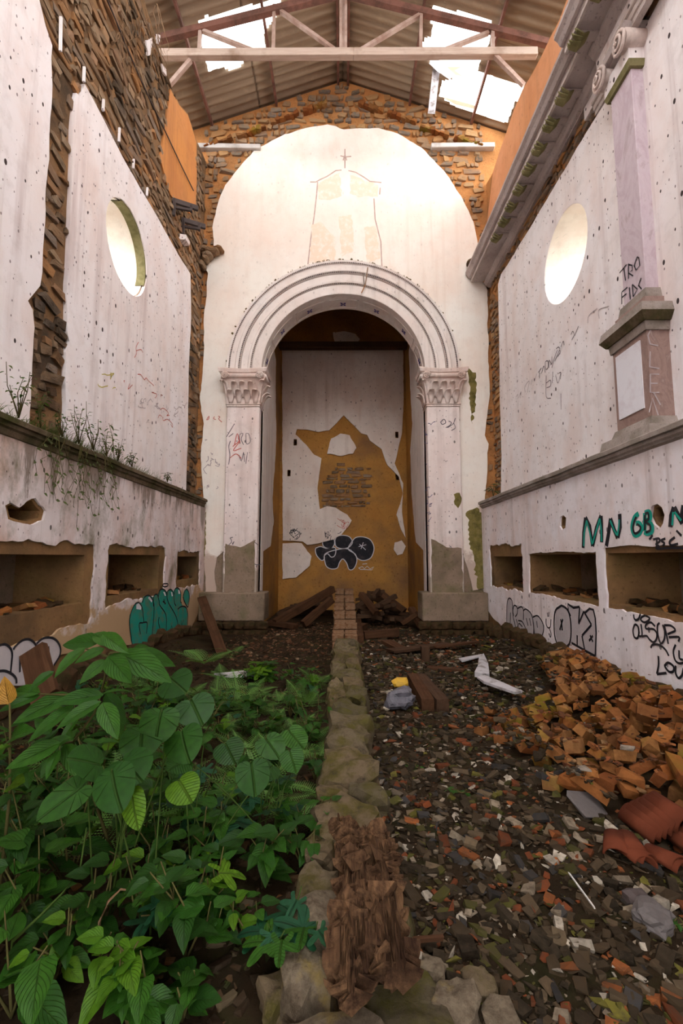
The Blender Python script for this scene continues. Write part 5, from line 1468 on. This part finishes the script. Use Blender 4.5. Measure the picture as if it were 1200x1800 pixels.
for i in range(75):
    r_ = rt.random()**.6; x_ = .38 + 1.15*rt.random(); y_ = rt.uniform(10.6, 12.9)
    hmax = .62*(1 - abs(x_-.85)/.85) + .08
    an = rt.uniform(0, PI); L = rt.uniform(.22,.5)
    d = Vector((math.cos(an), math.sin(an), rt.uniform(-.5,.5)))*L/2; c_ = Vector((x_, y_, .07 + hmax*rt.random()))
    c_.x = max(.28+L/2, min(1.85-L/2, c_.x)); c_.z = max(.06 + abs(d.z), c_.z)
    plank('firewood_piece', c_-d, c_+d, rt.uniform(.09,.15), rt.uniform(.07,.12), 'timber_dark', (('short' if L < .36 else 'long') + ' dark wood piece ' + ('low in' if c_.z < .3 else 'on top of') + ' the heap inside the arch'), 'wood', 'dark wood heap inside the arch')
for a_, b_, l_ in (((.42,10.9,.75),(.75,10.55,.35),'pale topped timber sticking up from the dark wood heap'), ((.95,11.0,.72),(1.42,10.7,.38),'long timber sloping down the dark wood heap'), ((1.35,10.5,.12),(1.65,10.35,.35),'split timber lying before the dark wood heap'), ((1.55,10.6,.45),(1.72,10.2,.08),'short timber leaning on the pier plinth')):
    plank('heap_timber', a_, b_, .14, .10, 'timber', l_, 'beam')
# rotten boards on the kerb
def rotten(name, poly, z, th, label, tilt=(0,0,0)):
    pp = [onZ(x, y, z) for x, y in poly]; c_ = sum(pp, Vector())/len(pp)
    pl = roughen([(p.x-c_.x, p.y-c_.y) for p in pp], .008, .025, 3)
    f = lambda a, b, d: (a, b, d + .012*noise.noise(Vector((a*22, b*4, 1))) + .008*noise.noise(Vector((a*60, b*9, 4))))
    # strips along the grain for a flaky surface
    xs = [p[0] for p in pl]; ys = [p[1] for p in pl]
    n_x, n_y = 40, 110; V_ = []; F_ = []; idx = {}
    x0, x1, y0_, y1_ = min(xs), max(xs), min(ys), max(ys)
    def vi(i, j):
        if (i,j) not in idx:
            a = x0 + (x1-x0)*i/n_x; b = y0_ + (y1_-y0_)*j/n_y
            idx[(i,j)] = len(V_); V_.append(f(a + .006*noise.noise(Vector((b*14, i*.9, 2))), b, th + .024*noise.noise(Vector((i*1.9, b*5, 7))) + .012*noise.noise(Vector((i*5.1, b*17, 3)))))
        return idx[(i,j)]
    for i in range(n_x):
        for j in range(n_y):
            if inpoly(x0 + (x1-x0)*(i+.5)/n_x, y0_ + (y1_-y0_)*(j+.5)/n_y, pl): F_.append((vi(i,j), vi(i+1,j), vi(i+1,j+1), vi(i,j+1)))
    me = mesh_from(name, V_, F_)
    o = link(name, me, M['rotten'], None, trs((c_.x, c_.y, z), tilt)); m = o.modifiers.new('t', 'SOLIDIFY'); m.thickness = th; m.offset = -1
    return tag(o, label, 'board')
rotten('rotten_board', [(608,1502),(640,1510),(645,1560),(640,1620),(642,1690),(648,1745),(628,1755),(622,1785),(612,1780),(606,1760),(594,1755),(597,1690),(600,1600),(605,1550)], .205, .06, 'long rotten flaking board lying on the near kerb stones')
rotten('rotten_board', [(642,1515),(668,1535),(680,1545),(692,1580),(702,1640),(712,1700),(714,1735),(700,1740),(680,1735),(660,1722),(648,1690),(640,1620),(640,1560)], .20, .06, 'wide reddish rotten board lying beside the long flaking one')
rotten('rotten_board', [(636,1470),(662,1470),(678,1500),(692,1525),(680,1530),(655,1520),(640,1498)], .22, .05, 'short rotten board chunk lying across the mossy kerb stone')
rotten('rotten_board', [(590,1466),(605,1462),(624,1492),(618,1498),(604,1488)], .22, .05, 'small rotten splinter lying on the mossy kerb stone')
plank('stick', fz(712, 1661, .05), fz(777, 1664, .05), .018, .014, 'timber', 'short reddish stick lying on gravel by the rotten boards', 'stick')
plank('stick', fz(1000, 1545, .05), fz(1045, 1600, .05), .006, .006, 'timber_grey', 'thin grey stick lying on gravel near the red tiles', 'stick')
# white plastic strip, flat white piece, bag, yellow cap
def crumple(name, pts_, z, th, mat, label, cat, seed):
    pp = [onZ(x, y, z) for x, y in pts_]; pp = [Vector((p.x, p.y, floor_z(p.x, p.y)+z)) for p in pp]
    mb = MB(); n = len(pp)
    r_ = random.Random(seed)
    up = [p + Vector((0,0,th + r_.uniform(0,.02))) for p in pp]
    c0 = sum(pp, Vector())/n; c1 = sum(up, Vector())/n + Vector((0,0,.01))
    vs_ = pp + up + [c0, c1]; fs = []
    for i in range(n):
        j = (i+1) % n; fs += [(i, j, j+n, i+n), (i+n, j+n, 2*n+1), (j, i, 2*n)]
    return tag(mb.add(vs_, fs).build(name, M[mat]), label, cat)
crumple('plastic_strip', [(838,1190),(850,1188),(880,1200),(905,1212),(918,1220),(905,1222),(880,1212),(850,1200)], .10, .015, 'plastic', 'long white plastic strip lying by the brick heap', 'plastic', 1)
crumple('plastic_scrap', [(842,1164),(850,1160),(858,1172),(860,1190),(848,1192),(834,1188),(840,1176)], .08, .05, 'plastic', 'crumpled white plastic scrap at the strip end', 'plastic', 2)
crumple('plastic_piece', [(806,1160),(846,1154),(849,1159),(812,1166)], .05, .01, 'plastic', 'flat white piece lying near the planks', 'plastic', 3)
crumple('plastic_sheet', [(376,1190),(400,1187),(440,1184),(458,1186),(450,1192),(400,1194)], .05, .02, 'plastic', 'crumpled white sheet lying behind the plants', 'plastic', 4)
p = fz(704, 1240, 0)
tag(link('plastic_bag', rock_mesh('plastic_bag', random.Random(9), 3, .35, .2), M['bag'], None, trs((p.x, p.y, p.z+.09), (0,0,.4), (.30,.24,.22))), 'grey translucent plastic bag bundle on the gravel by the beams', 'bag')
p = fz(708, 1224, 0)
tag(link('yellow_lid', rock_mesh('yellow_lid', random.Random(10), 2, .15, .3), M['yellow'], None, trs((p.x, p.y+.22, p.z+.13), (.5,0,.2), (.2,.14,.07))), 'yellow plastic lid lying behind the plastic bag', 'lid')
p = onZ(1030, 1388, .16)
tag(link('slate_plate', chip_m[3], M['slate'], None, trs((p.x, p.y, top_z(p.x,p.y)+.04), (.5,.2,.4), (.26,.2,.06))), 'grey slate plate tilted at the heap foot beside the red tiles', 'slate')
# ================================================================ PLANTS
def grid_leaf(name, outline, nu=4, nv=9, cup=.12, droop=.18, fold=.10, wave=0.0):
    """outline(v) -> half width; leaf of unit length along +Y, face +Z"""
    V_ = []; F_ = []; UV = []
    for j in range(nv+1):
        v = j/nv; w = outline(v)
        for i in range(-nu, nu+1):
            u = i/nu
            x = w*u
            z = fold*abs(x) - droop*v*v + cup*0 + wave*math.sin(v*22)*abs(u)*w
            V_.append((x, v, z)); UV.append((.5 + .5*u, v))
    n = 2*nu+1
    for j in range(nv):
        for i in range(2*nu): F_.append((j*n+i, j*n+i+1, (j+1)*n+i+1, (j+1)*n+i))
    me = mesh_from(name, V_, F_, True)
    uv = me.uv_layers.new(name='UVMap')
    for l in me.loops: uv.data[l.index].uv = UV[l.vertex_index]
    return me
def polar_leaf(name, rad, n=36, rings=4, base=.12, cup=.10, droop=.15):
    """rad(theta) radius from the petiole joint; theta=0 toward tip"""
    V_ = [(0, base, 0)]; UV = [(.5, .12)]; F_ = []
    for k in range(1, rings+1):
        for i in range(n):
            a = 2*PI*i/n; r = rad(a)*k/rings
            x, y = r*math.sin(a), base + r*math.cos(a)
            z = cup*(r**1.5)*(1 - 1.2*abs(math.cos(a*2.5))*.3) - droop*max(0, y-base)**2 - .12*x*x
            V_.append((x, y, z)); UV.append((.5 + x*.5, .12 + (y-base)*.9))
    for i in range(n):
        j = (i+1) % n; F_.append((0, 1+j, 1+i))
        for k in range(rings-1): F_.append((1+k*n+i, 1+k*n+j, 1+(k+1)*n+j, 1+(k+1)*n+i))
    me = mesh_from(name, V_, F_, True)
    uv = me.uv_layers.new(name='UVMap')
    for l in me.loops: uv.data[l.index].uv = UV[l.vertex_index]
    return me
LEAF = {}
LEAF['ell'] = [grid_leaf('leaf', lambda v: .215*math.sin(PI*min(1, v**.85))**.8*(1-.25*v) + .004, droop=d, fold=f, wave=.05) for d, f in ((.15,.3),(.28,.4),(.06,.25))]
LEAF['lance'] = [grid_leaf('leaf', lambda v: .15*math.sin(PI*v**.8)**.8 + .003, droop=d, fold=f) for d, f in ((.15,.3),(.3,.4))]
LEAF['ovate'] = [grid_leaf('leaf', lambda v: .33*math.sin(PI*v**.62)**.85*(1-.1*v) + .004, droop=d, fold=f, wave=.06) for d, f in ((.2,.25),(.35,.35),(.1,.2))]
def heart(a):
    t = abs(((a + PI) % (2*PI)) - PI)           # 0 tip .. pi sinus
    r = .55 + .33*math.cos(t)*.9 + .05*math.cos(3*t)
    if t > 2.55: r *= 1 - .62*((t-2.55)/(PI-2.55))**2
    if t < .25: r += .06*(1 - t/.25)
    return r
LEAF['round'] = [polar_leaf('leaf', heart, cup=c, droop=d, base=.22) for c, d in ((.12,.2),(.05,.35),(.18,.1))]
def palmate(a):
    t = ((a + PI) % (2*PI)) - PI
    r = .28 + .62*abs(math.cos(t*2.5))**1.6 * (1 - .16*abs(t))
    if abs(t) > 2.7: r = .2
    return r*.95
LEAF['lobed'] = [polar_leaf('leaf', palmate, n=60, rings=3, cup=.1, droop=d, base=.2) for d in (.15,.35)]
def frond(name, np_=18, droop=.35):
    V_ = []; F_ = []; UV = []
    def addq(pts_):
        k = len(V_); V_.extend(pts_); UV.extend([(.5,.5)]*len(pts_)); F_.append(tuple(range(k, k+len(pts_))))
    z = lambda y: -droop*y*y
    for j in range(np_):
        y = .14 + .84*j/np_; L = .30*math.sin(PI*(.12+.88*(1-(j/np_)))**1.1*.62 + .35)*(1-(j/np_)**2.2) + .02; wd = .84/np_*.40
        for s in (-1, 1):
            # toothed pinna: a tapering zigzag blade
            m = 5
            for q in range(m):
                t0, t1 = q/m, (q+1)/m; tm = (t0+t1)/2
                w0 = wd*(1-t0*.85); sl = .35
                addq([(s*L*t0, y+L*t0*sl, z(y)-.1*L*t0*t0), (s*L*(tm+.02), y+L*tm*sl+w0*1.25, z(y)-.1*L*tm), (s*L*t1, y+L*t1*sl, z(y)-.1*L*t1*t1), (s*L*(tm+.02), y+L*tm*sl-w0*1.1, z(y)-.1*L*tm)])
    for j in range(8):
        y0_, y1_ = j/8, (j+1)/8; w0 = .008
        addq([(-w0,y0_,z(y0_)+.002),(w0,y0_,z(y0_)+.002),(w0*.8,y1_,z(y1_)+.002),(-w0*.8,y1_,z(y1_)+.002)])
    me = mesh_from(name, V_, F_)
    uv = me.uv_layers.new(name='UVMap')
    for l in me.loops: uv.data[l.index].uv = UV[l.vertex_index]
    return me
LEAF['fern'] = [frond('frond', 17, .3), frond('frond', 15, .55), frond('frond', 19, .15)]
def put_leaf(parent, kind, base, tip, normal, mat, r_, wk=1.0, name='leaf', length=None):
    base, tip = Vector(base), Vector(tip); d = tip - base; L = length or d.length; d.normalize()
    n = Vector(normal); n = n - d*n.dot(d)
    if n.length < 1e-3: n = Vector((0,0,1)) - d*d.z
    n.normalize(); x = d.cross(n)
    R = Matrix((x, d, n)).transposed().to_4x4() @ Matrix.Diagonal((L*wk, L, L, 1)); R.translation = base
    src = r_.choice(LEAF[kind]); key = src.name + '|' + mat
    if key not in LEAFM:
        me = src.copy(); me.materials.clear(); me.materials.append(M[mat]); LEAFM[key] = me
    return link(name, LEAFM[key], None, parent, R)
LEAFM = {}
def stems(parent, lines, mat='stem', name='stem', r0=.008, r1=.004):
    mb = MB()
    for L in lines:
        n = len(L); mb.tube(L, [r0 + (r1-r0)*i/(n-1) for i in range(n)], 5)
    return mb.build(name, M[mat], parent, smooth=True, recalc=False)
def arcpts(a, b, sag=.1, n=5):
    a, b = Vector(a), Vector(b); out = []
    for i in range(n+1):
        t_ = i/n; p = a.lerp(b, t_); p.z += sag*math.sin(PI*t_); out.append(p)
    return out
rp = random.Random(77)
# ---- the large glossy shrub (its leaves traced one by one)
shrub = tag(empty('glossy_shrub'), 'tall shrub with large glossy oval leaves before the graffiti wall', 'shrub')
Lf = [((195,1137),(160,1102),2.30,2.38), ((180,1115),(222,1143),2.30,2.22), ((184,1140),(130,1162),2.28,2.2), ((178,1128),(107,1131),2.34,2.4), ((188,1160),(141,1196),2.26,2.12), ((190,1153),(228,1198),2.26,2.1),
      ((208,1148),(298,1190),2.3,2.2), ((236,1146),(311,1166),2.38,2.45), ((233,1143),(272,1133),2.4,2.5), ((150,1138),(92,1184),2.3,2.15), ((95,1180),(48,1208),2.2,2.1),
      ((71,1218),(12,1210),2.2,2.2), ((71,1222),(-4,1249),2.2,2.1), ((125,1220),(22,1269),2.25,2.1), ((182,1222),(92,1230),2.2,2.1), ((178,1233),(97,1274),2.15,2.02), ((180,1235),(206,1297),2.1,1.98),
      ((186,1218),(219,1270),2.25,2.2), ((188,1222),(214,1300),2.3,2.3), ((130,1240),(47,1302),2.15,2.02), ((108,1305),(8,1350),2.1,2.0), ((105,1318),(78,1366),2.1,2.0), ((125,1296),(50,1326),2.2,2.1), ((113,1308),(150,1372),2.2,2.12), ((150,1250),(230,1262),2.35,2.4), ((90,1290),(60,1262),2.3,2.35)]
for (a, b, ya, yb) in Lf:
    A, B_ = onY(*a, ya), onY(*b, yb)
    put_leaf(shrub, 'ell', A, B_, (rp.uniform(-.3,.3), -.75, .75), 'leaf', rp, 1.05)
P_ = lambda x, y, Y: onY(x, y, Y)
root = Vector((-1.15, 2.5, 0))
stems(shrub, [[root, P_(150,1360,2.45), P_(128,1305,2.35), P_(165,1255,2.3), P_(181,1205,2.3), P_(192,1148,2.3)], [P_(128,1305,2.35), P_(108,1308,2.2), P_(95,1300,2.15)], [P_(181,1215,2.3), P_(130,1222,2.25), P_(71,1220,2.2)], [P_(190,1155,2.3), P_(150,1140,2.32)], [P_(192,1148,2.3), P_(236,1145,2.38)]])
# ---- sapling with the dry ochre leaf at the edge
sap = tag(empty('sapling'), 'thin sapling carrying one dry ochre leaf', 'sapling')
stems(sap, [[Vector((-1.55, 2.2, 0)), P_(17,1400,2.15), P_(18,1300,2.12), P_(17,1236,2.1)]])
put_leaf(sap, 'ovate', P_(16,1238,2.1), P_(4,1190,2.1), (.3,-1,.2), 'leaf_dry', rp, 1.0)
for a, b, m in (((18,1300),(44,1275),'leaf'), ((18,1310),(-8,1318),'leaf_lime'), ((18,1350),(-5,1335),'leaf_blue'), ((18,1360),(36,1345),'leaf'), ((18,1380),(40,1372),'leaf_lime'), ((18,1395),(-5,1420),'leaf_dark')):
    put_leaf(sap, 'ovate', P_(*a,2.12), P_(*b,2.05), (0,-.6,.8), m, rp)
# ---- broad round-leaved plants (leaves traced)
rl = tag(empty('round_leaf_plant'), 'plant with broad round veined leaves on long stalks in front of the shrub', 'plant')
root = Vector((-.95, 2.1, 0)); lines = []
for a, b, Y, k, m in (((180,1346),(131,1332),2.0,1.0,'leaf_round'), ((196,1352),(204,1410),1.9,1.0,'leaf_round'), ((152,1377),(78,1434),1.9,.9,'leaf_round'), ((212,1334),(242,1364),2.05,1.1,'leaf_round'), ((285,1246),(272,1296),2.4,1.2,'leaf_round'), ((334,1228),(352,1265),2.6,1.2,'leaf_round'), ((318,1282),(326,1328),2.45,1.2,'leaf_round'), ((250,1278),(246,1330),2.35,1.2,'leaf_round'), ((298,1192),(321,1211),2.9,1.2,'leaf_round'), ((230,1388),(238,1440),1.95,.6,'leaf_lime'), ((255,1270),(290,1278),2.5,1.1,'leaf_dark')):
    A, B_ = onY(*a, Y), onY(*b, Y - .1)
    put_leaf(rl, 'round', A, B_, (rp.uniform(-.25,.25), -.65, .75), m, rp, k)
    lines.append(arcpts(root + Vector((rp.uniform(-.15,.25), rp.uniform(-.1,.3), 0)), A, .04))
stems(rl, lines, 'stalk', 'stalk', .005, .003)
rl2 = tag(empty('round_leaf_plant'), 'low plant with heart shaped leaves growing beside the kerb stones', 'plant')
root = Vector((-.6, 2.6, 0)); lines = []
for a, b, Y, k, m in (((441,1338),(448,1390),2.4,1.1,'leaf_round'), ((465,1296),(488,1326),2.65,1.1,'leaf_round'), ((506,1282),(530,1312),2.8,1.0,'leaf'), ((508,1318),(518,1348),2.6,1.1,'leaf'), ((313,1370),(331,1398),2.3,1.2,'leaf_lime'), ((395,1305),(410,1335),2.6,1.2,'leaf_dark'), ((360,1292),(345,1310),2.5,1.2,'leaf'), ((480,1345),(460,1365),2.5,1.2,'leaf_dark'), ((330,1335),(300,1350),2.4,1.2,'leaf_dark')):
    A, B_ = onY(*a, Y), onY(*b, Y - .08)
    put_leaf(rl2, 'round', A, B_, (rp.uniform(-.25,.25), -.6, .8), m, rp, k)
    lines.append(arcpts(root + Vector((rp.uniform(-.25,.3), rp.uniform(-.2,.3), 0)), A, .04))
stems(rl2, lines, 'stalk', 'stalk', .004, .0025)

# ---- helpers for grown plants
def grown(name, label, base, h, n_stem, kind, n_leaf, ll, mats, r_, spread=.35, group=None, stem='stem', wk=1.0, hang=.0):
    o = tag(empty(name, base), label, 'plant', group); o.location = (0,0,0)
    base = Vector(base); lines = []
    for k in range(n_stem):
        an = r_.uniform(0, 2*PI); sp = spread*h*r_.uniform(.3,1.2); hh = h*r_.uniform(.6,1.05)
        tip = base + Vector((math.cos(an)*sp, math.sin(an)*sp - .1*h, hh))
        mid = base.lerp(tip, .5) + Vector((r_.uniform(-.05,.05), r_.uniform(-.05,.05), .08*h))
        L = [base, base.lerp(mid, .5) + Vector((0,0,.03*h)), mid, tip]; lines.append(L)
        m = max(1, n_leaf // n_stem)
        for j in range(m):
            t_ = .25 + .75*(j+.5)/m
            p = base.lerp(mid, t_*2) if t_ < .5 else mid.lerp(tip, t_*2-1)
            a2 = j*2.4 + r_.uniform(-.5,.5); l = ll*r_.uniform(.6,1.15)
            d = Vector((math.cos(a2), math.sin(a2), r_.uniform(-.45,.35) - hang)).normalized()
            put_leaf(o, kind, p + d*.02, p + d*(.02+l), Vector((d.x*-.3, -.25, 1)), r_.choice(mats), r_, wk*r_.uniform(.9,1.1))
    stems(o, lines, stem, 'stem', .006, .0025)
    return o
def fern(base, n, L, r_, label, group, mat='fern', lift=.8):
    o = tag(empty('fern', base), label, 'fern', group); o.location = (0,0,0); base = Vector(base)
    for k in range(n):
        an = 2*PI*k/n + r_.uniform(-.4,.4); el = r_.uniform(.35, 1.0)*lift
        d = Vector((math.cos(an)*math.cos(el), math.sin(an)*math.cos(el), math.sin(el))); l = L*r_.uniform(.7,1.15)
        put_leaf(o, 'fern', base, base + d*l, (-d.x*.5, -d.y*.5, 1), mat, r_, r_.uniform(.85,1.1), 'frond')
    return o
FG = lambda x, y, z=0.0: (lambda p: Vector((p.x, p.y, floor_z(p.x, p.y))))(onZ(x, y, z))
# ---- bushy oval-leaved plants in the foreground
for x, y, h, ns, nl, ll, mats, lab in (
    (325,1690,.42,6,34,.125,('leaf_dark','leaf_dark','leaf'), 'bushy plant with dark oval leaves standing over bare earth'),
    (190,1760,.30,4,22,.11,('leaf_lime','leaf_lime','leaf'), 'young plant with yellow green oval leaves on the earth'),
    (225,1790,.24,4,20,.13,('leaf_lime','leaf','leaf'), 'light green plant with broad toothed leaves on the earth'),
    (460,1560,.34,5,26,.13,('leaf_dark','leaf_dark','leaf'), 'dark leaved plant crowding the kerb by the rotten splinter'),
    (380,1530,.40,5,26,.13,('leaf_dark','leaf','leaf'), 'mid green plant rising before the dark leaved one'),
    (60,1640,.55,5,28,.16,('leaf_dark','leaf_dark','leaf'), 'plant with drooping deep green leaves under the tall shrub'),
    (120,1560,.55,5,30,.15,('leaf_dark','leaf_dark'), 'dense dark plant under the broad round leaves'),
    (250,1500,.45,5,30,.13,('leaf','leaf_dark','leaf_lime'), 'mixed green plant below the lime heart leaf'),
    (320,1790,.16,3,14,.12,('leaf_dark','leaf'), 'low plant with three part leaves at the earth edge'),
    (255,1640,.34,6,34,.10,('leaf','leaf_dark','leaf_lime'), 'bushy mid green plant hiding the long stalks'),
    (150,1680,.36,6,34,.11,('leaf_dark','leaf','leaf_dark'), 'dark bushy plant with toothed leaves below the long stalks'),
    (370,1620,.30,6,30,.10,('leaf','leaf_dark','leaf_dark'), 'spreading oval leaved plant next to the lobed blue one'),
    (420,1660,.22,5,24,.09,('leaf_dark','leaf','leaf_lime'), 'short leafy plant on bare earth next to the lobed blue one'),
    (90,1740,.26,5,26,.11,('leaf','leaf_dark','leaf_lime'), 'low leafy plant beside the bare bent twig'),
    (20,1790,.40,3,10,.2,('leaf','leaf'), 'plant with one large bright leaf by the fallen branch')):
    grown('leafy_plant', lab, FG(x, y), h, ns, 'ovate', nl, ll, mats, rp)
# ---- lobed blue-green plants
for x, y, h, nl, lab in ((505,1700,.30,18,'bluish plant with deeply lobed leaves beside the kerb'), (330,1470,.45,16,'lobed leaf plant standing among the dark leaves'), (420,1480,.40,14,'lobed leaf plant below the hanging heart leaf'), (480,1480,.36,14,'lobed leaf plant touching the mossy kerb stone')):
    grown('lobed_plant', lab, FG(x, y), h, 5, 'lobed', nl, .13, ('leaf_blue','leaf_blue','leaf'), rp, .5, None, 'stalk', 1.0)
# ---- ferns
fl = [(530,1440,5,.34,'bright fern beside the kerb stones'), (440,1400,6,.36,None), (500,1340,6,.36,None), (520,1290,6,.34,None), (350,1420,6,.40,None), (280,1450,6,.40,None), (130,1500,6,.45,None), (60,1480,6,.42,None), (400,1290,7,.34,None), (450,1255,7,.32,None), (350,1270,6,.34,None), (300,1330,6,.38,None), (540,1240,5,.26,None), (490,1235,6,.3,None), (380,1225,6,.32,None), (250,1330,6,.34,None), (560,1400,5,.28,None), (430,1330,6,.36,None), (330,1230,6,.34,None), (560,1330,5,.28,None), (470,1420,6,.34,None), (200,1440,6,.4,None)]
for i, (x, y, n, L, lab) in enumerate(fl):
    fern(FG(x, y), n, L, rp, lab or 'green fern tuft growing between the shrub and the kerb', None if lab else 'ferns between the shrub and the kerb')
fern(FG(358,1185) + Vector((0,0,.12)), 6, .48, rp, 'fern growing at the foot of the leaning board', None)
fern(FG(411,1150), 4, .42, rp, 'small fern growing against the arch pier base', None)
# ---- low leafy clumps behind
for x, y, h, kind, ll, mats, lab, g in (
    (455,1195,.22,'lobed',.22,('leaf','leaf_lime'),'fresh green clump in front of the arch pier', None),
    (300,1260,.40,'ovate',.13,('leaf_dark','leaf'),'leafy clump', 1), (250,1290,.42,'ovate',.13,('leaf_dark','leaf'),'', 1), (340,1330,.40,'ovate',.11,('leaf_dark','leaf'),'', 1), (420,1370,.32,'ovate',.10,('leaf_dark','leaf'),'', 1), (540,1300,.22,'ovate',.09,('leaf_dark','leaf'),'', 1),
    (555,1370,.22,'ovate',.09,('leaf_dark','leaf_blue'),'', 1), (510,1260,.24,'ovate',.10,('leaf_dark','leaf'),'', 1), (380,1260,.30,'ovate',.11,('leaf_dark','leaf'),'', 1), (220,1340,.42,'ovate',.13,('leaf_dark','leaf_lime'),'', 1), (180,1420,.45,'ovate',.13,('leaf_dark','leaf'),'', 1), (300,1400,.38,'ovate',.12,('leaf_dark','leaf'),'', 1),
    (270,1560,.30,'ovate',.11,('leaf_dark','leaf'),'', 1), (400,1450,.30,'ovate',.11,('leaf_dark','leaf_lime'),'', 1), (530,1520,.22,'ovate',.09,('leaf_dark','leaf'),'', 1), (20,1560,.5,'ovate',.14,('leaf_dark','leaf'),'', 1), (460,1300,.26,'ovate',.10,('leaf_dark','leaf'),'', 1), (100,1440,.5,'ovate',.14,('leaf_dark',),'', 1), (30,1420,.55,'lance',.2,('leaf_dark','leaf'),'', 1), (160,1340,.5,'lance',.2,('leaf_dark','leaf'),'', 1), (560,1480,.2,'ovate',.09,('leaf','leaf_dark'),'', 1)):
    grown('leafy_clump', 'low dark green leafy clump filling the ground under the shrub' if g else lab, FG(x, y), h, 6, kind, 24, ll, mats, rp, .6, 'leafy clumps under the shrub' if g else None)
# undergrowth filling the left half of the floor
ru = random.Random(41)
for i in range(54):
    x_ = -2.75 + 2.5*ru.random(); y_ = 1.7 + 4.4*ru.random()**1.25
    if y_ > 5.2 and ru.random() < .4: continue
    k = ru.random(); dist = y_
    kind = 'ovate' if k < .6 else 'lobed' if k < .75 else 'lance'
    col_ = 'dark' if ru.random() < .6 else 'mid green'
    zone = 'near the mossy footing' if x_ < -2 else 'beside the kerb' if x_ > -.8 else 'between the ferns'
    form = {'ovate': 'oval', 'lobed': 'lobed', 'lance': 'narrow'}[kind]
    grown('undergrowth_plant', col_ + ' undergrowth plant with small ' + form + ' leaves ' + zone, (x_, y_, floor_z(x_, y_)), ru.uniform(.16,.34), 5, kind, 22, ru.uniform(.07,.12), ('leaf_dark','leaf_dark','leaf') if col_ == 'dark' else ('leaf','leaf_lime','leaf_blue'), ru, .8, col_ + ' ' + form + ' undergrowth ' + zone)
for i in range(26):
    x_ = -2.4 + 2.15*ru.random(); y_ = 2.6 + 3.6*ru.random()
    zone = 'near the mossy footing' if x_ < -1.8 else 'beside the kerb' if x_ > -.7 else 'among the undergrowth'
    fern((x_, y_, floor_z(x_, y_)), 7, ru.uniform(.3,.45), ru, 'fresh feathery fern ' + zone, 'feathery ferns ' + zone)
# small weeds on the right side
for x, y, lab in ((730,1345,'small creeping weed on the gravel beside the kerb'), (1190,1640,'small green weed on the gravel by the grey slab'), (800,1395,'tiny weed in the gravel opposite the brick heap')):
    grown('small_weed', lab, FG(x, y), .06, 4, 'ovate', 14, .04, ('leaf_dark','leaf'), rp, 1.2)
# ---- weeds growing on the left ledge
for i, (y, h) in enumerate(((4.05,.5),(4.35,.35),(4.7,.3),(5.0,.45),(5.3,.42),(5.6,.35),(5.9,.28),(6.3,.2),(7.6,.18))):
    grown('ledge_weed', 'wispy small leaved weed growing on the mossy ledge', (-2.97, y, 2.87), h, 6, 'ovate', 36, .05, ('grass','grass','leaf_dark'), rp, .28, 'weeds on the mossy ledge')
grown('ledge_weed', 'single tall upright weed stem on the mossy ledge', (-3.02, 5.9, 2.86), .62, 1, 'lance', 12, .10, ('leaf_dark','grass'), rp, .25)
for i, y in enumerate((4.9, 5.2, 5.5, 4.5)):
    o = tag(empty('hanging_weed'), 'trailing weed hanging from the mossy ledge over stained plaster', 'plant', 'weeds trailing from the ledge')
    lines = []
    for k in range(7):
        p = Vector((-2.96, y + rp.uniform(-.2,.2), 2.86)); q = [p]
        for j in range(5):
            p = p + Vector((rp.uniform(-.01,.02), rp.uniform(-.12,.12), rp.uniform(-.2,-.04))); q.append(p)
            d = Vector((.4, rp.uniform(-1,1), rp.uniform(-.8,.2))).normalized()
            put_leaf(o, 'ovate', p, p + d*.05, (1,0,.3), 'grass', rp)
        lines.append(q)
    stems(o, lines, 'stem', 'stem', .003, .002)
rg = random.Random(12); mb = MB()
for i in range(900):
    y = rg.triangular(3.6, 8.0, 4.9); b = Vector((-2.98 - rg.random()*.2, y, 2.86)); l = rg.uniform(.06,.2)
    t_ = b + Vector((rg.uniform(-.02,.12), rg.uniform(-.12,.12), rg.uniform(-.05,1)*l)); s_ = Vector((0,.004,0))
    m_ = b.lerp(t_, .5) + Vector((0,0,.03)); mb.add([b-s_, b+s_, m_+s_*.8, m_-s_*.8, t_], [(0,1,2,3),(3,2,4)])
o = mb.build('ledge_grass', M['grass'], None, recalc=False, kind='stuff'); tag(o, 'thin matted grass along the mossy ledge', 'grass')
grown('ledge_weed', 'small sprig with pale blades in the ledge corner by the arch', (3.02, 9.1, 2.82), .35, 4, 'lance', 12, .16, ('grass','leaf_dark'), rp, .5)
# fallen branches and bare twigs in the undergrowth
for i, (pts_, lab) in enumerate((([(22,1655,.05),(70,1610,.12),(110,1570,.3),(140,1530,.5),(152,1455,.8)], 'thin green branch arching up from the earth'), ([(40,1735,.04),(90,1660,.2),(132,1615,.3),(138,1640,.2)], 'bare bent twig rising from the earth'), ([(175,1620,.2),(190,1585,.3),(212,1563,.34),(248,1569,.3)], 'kinked reddish twig over the bushy plant'))):
    L = []
    for x, y, z in pts_:
        L.append(onZ(x, y, z))
    Yb = 2.0
    L = [onY(x, y, 1.9 + .04*k) for k, (x, y, z) in enumerate(pts_)]
    L[0].z = max(L[0].z, floor_z(L[0].x, L[0].y)); L = [FG(pts_[0][0], pts_[0][1]+25)] + L
    mb = MB().tube(L, [.007 - .0008*k for k in range(len(L))], 5)
    tag(mb.build('twig', M['stalk' if i == 0 else 'twig'], None, smooth=True), lab, 'twig')
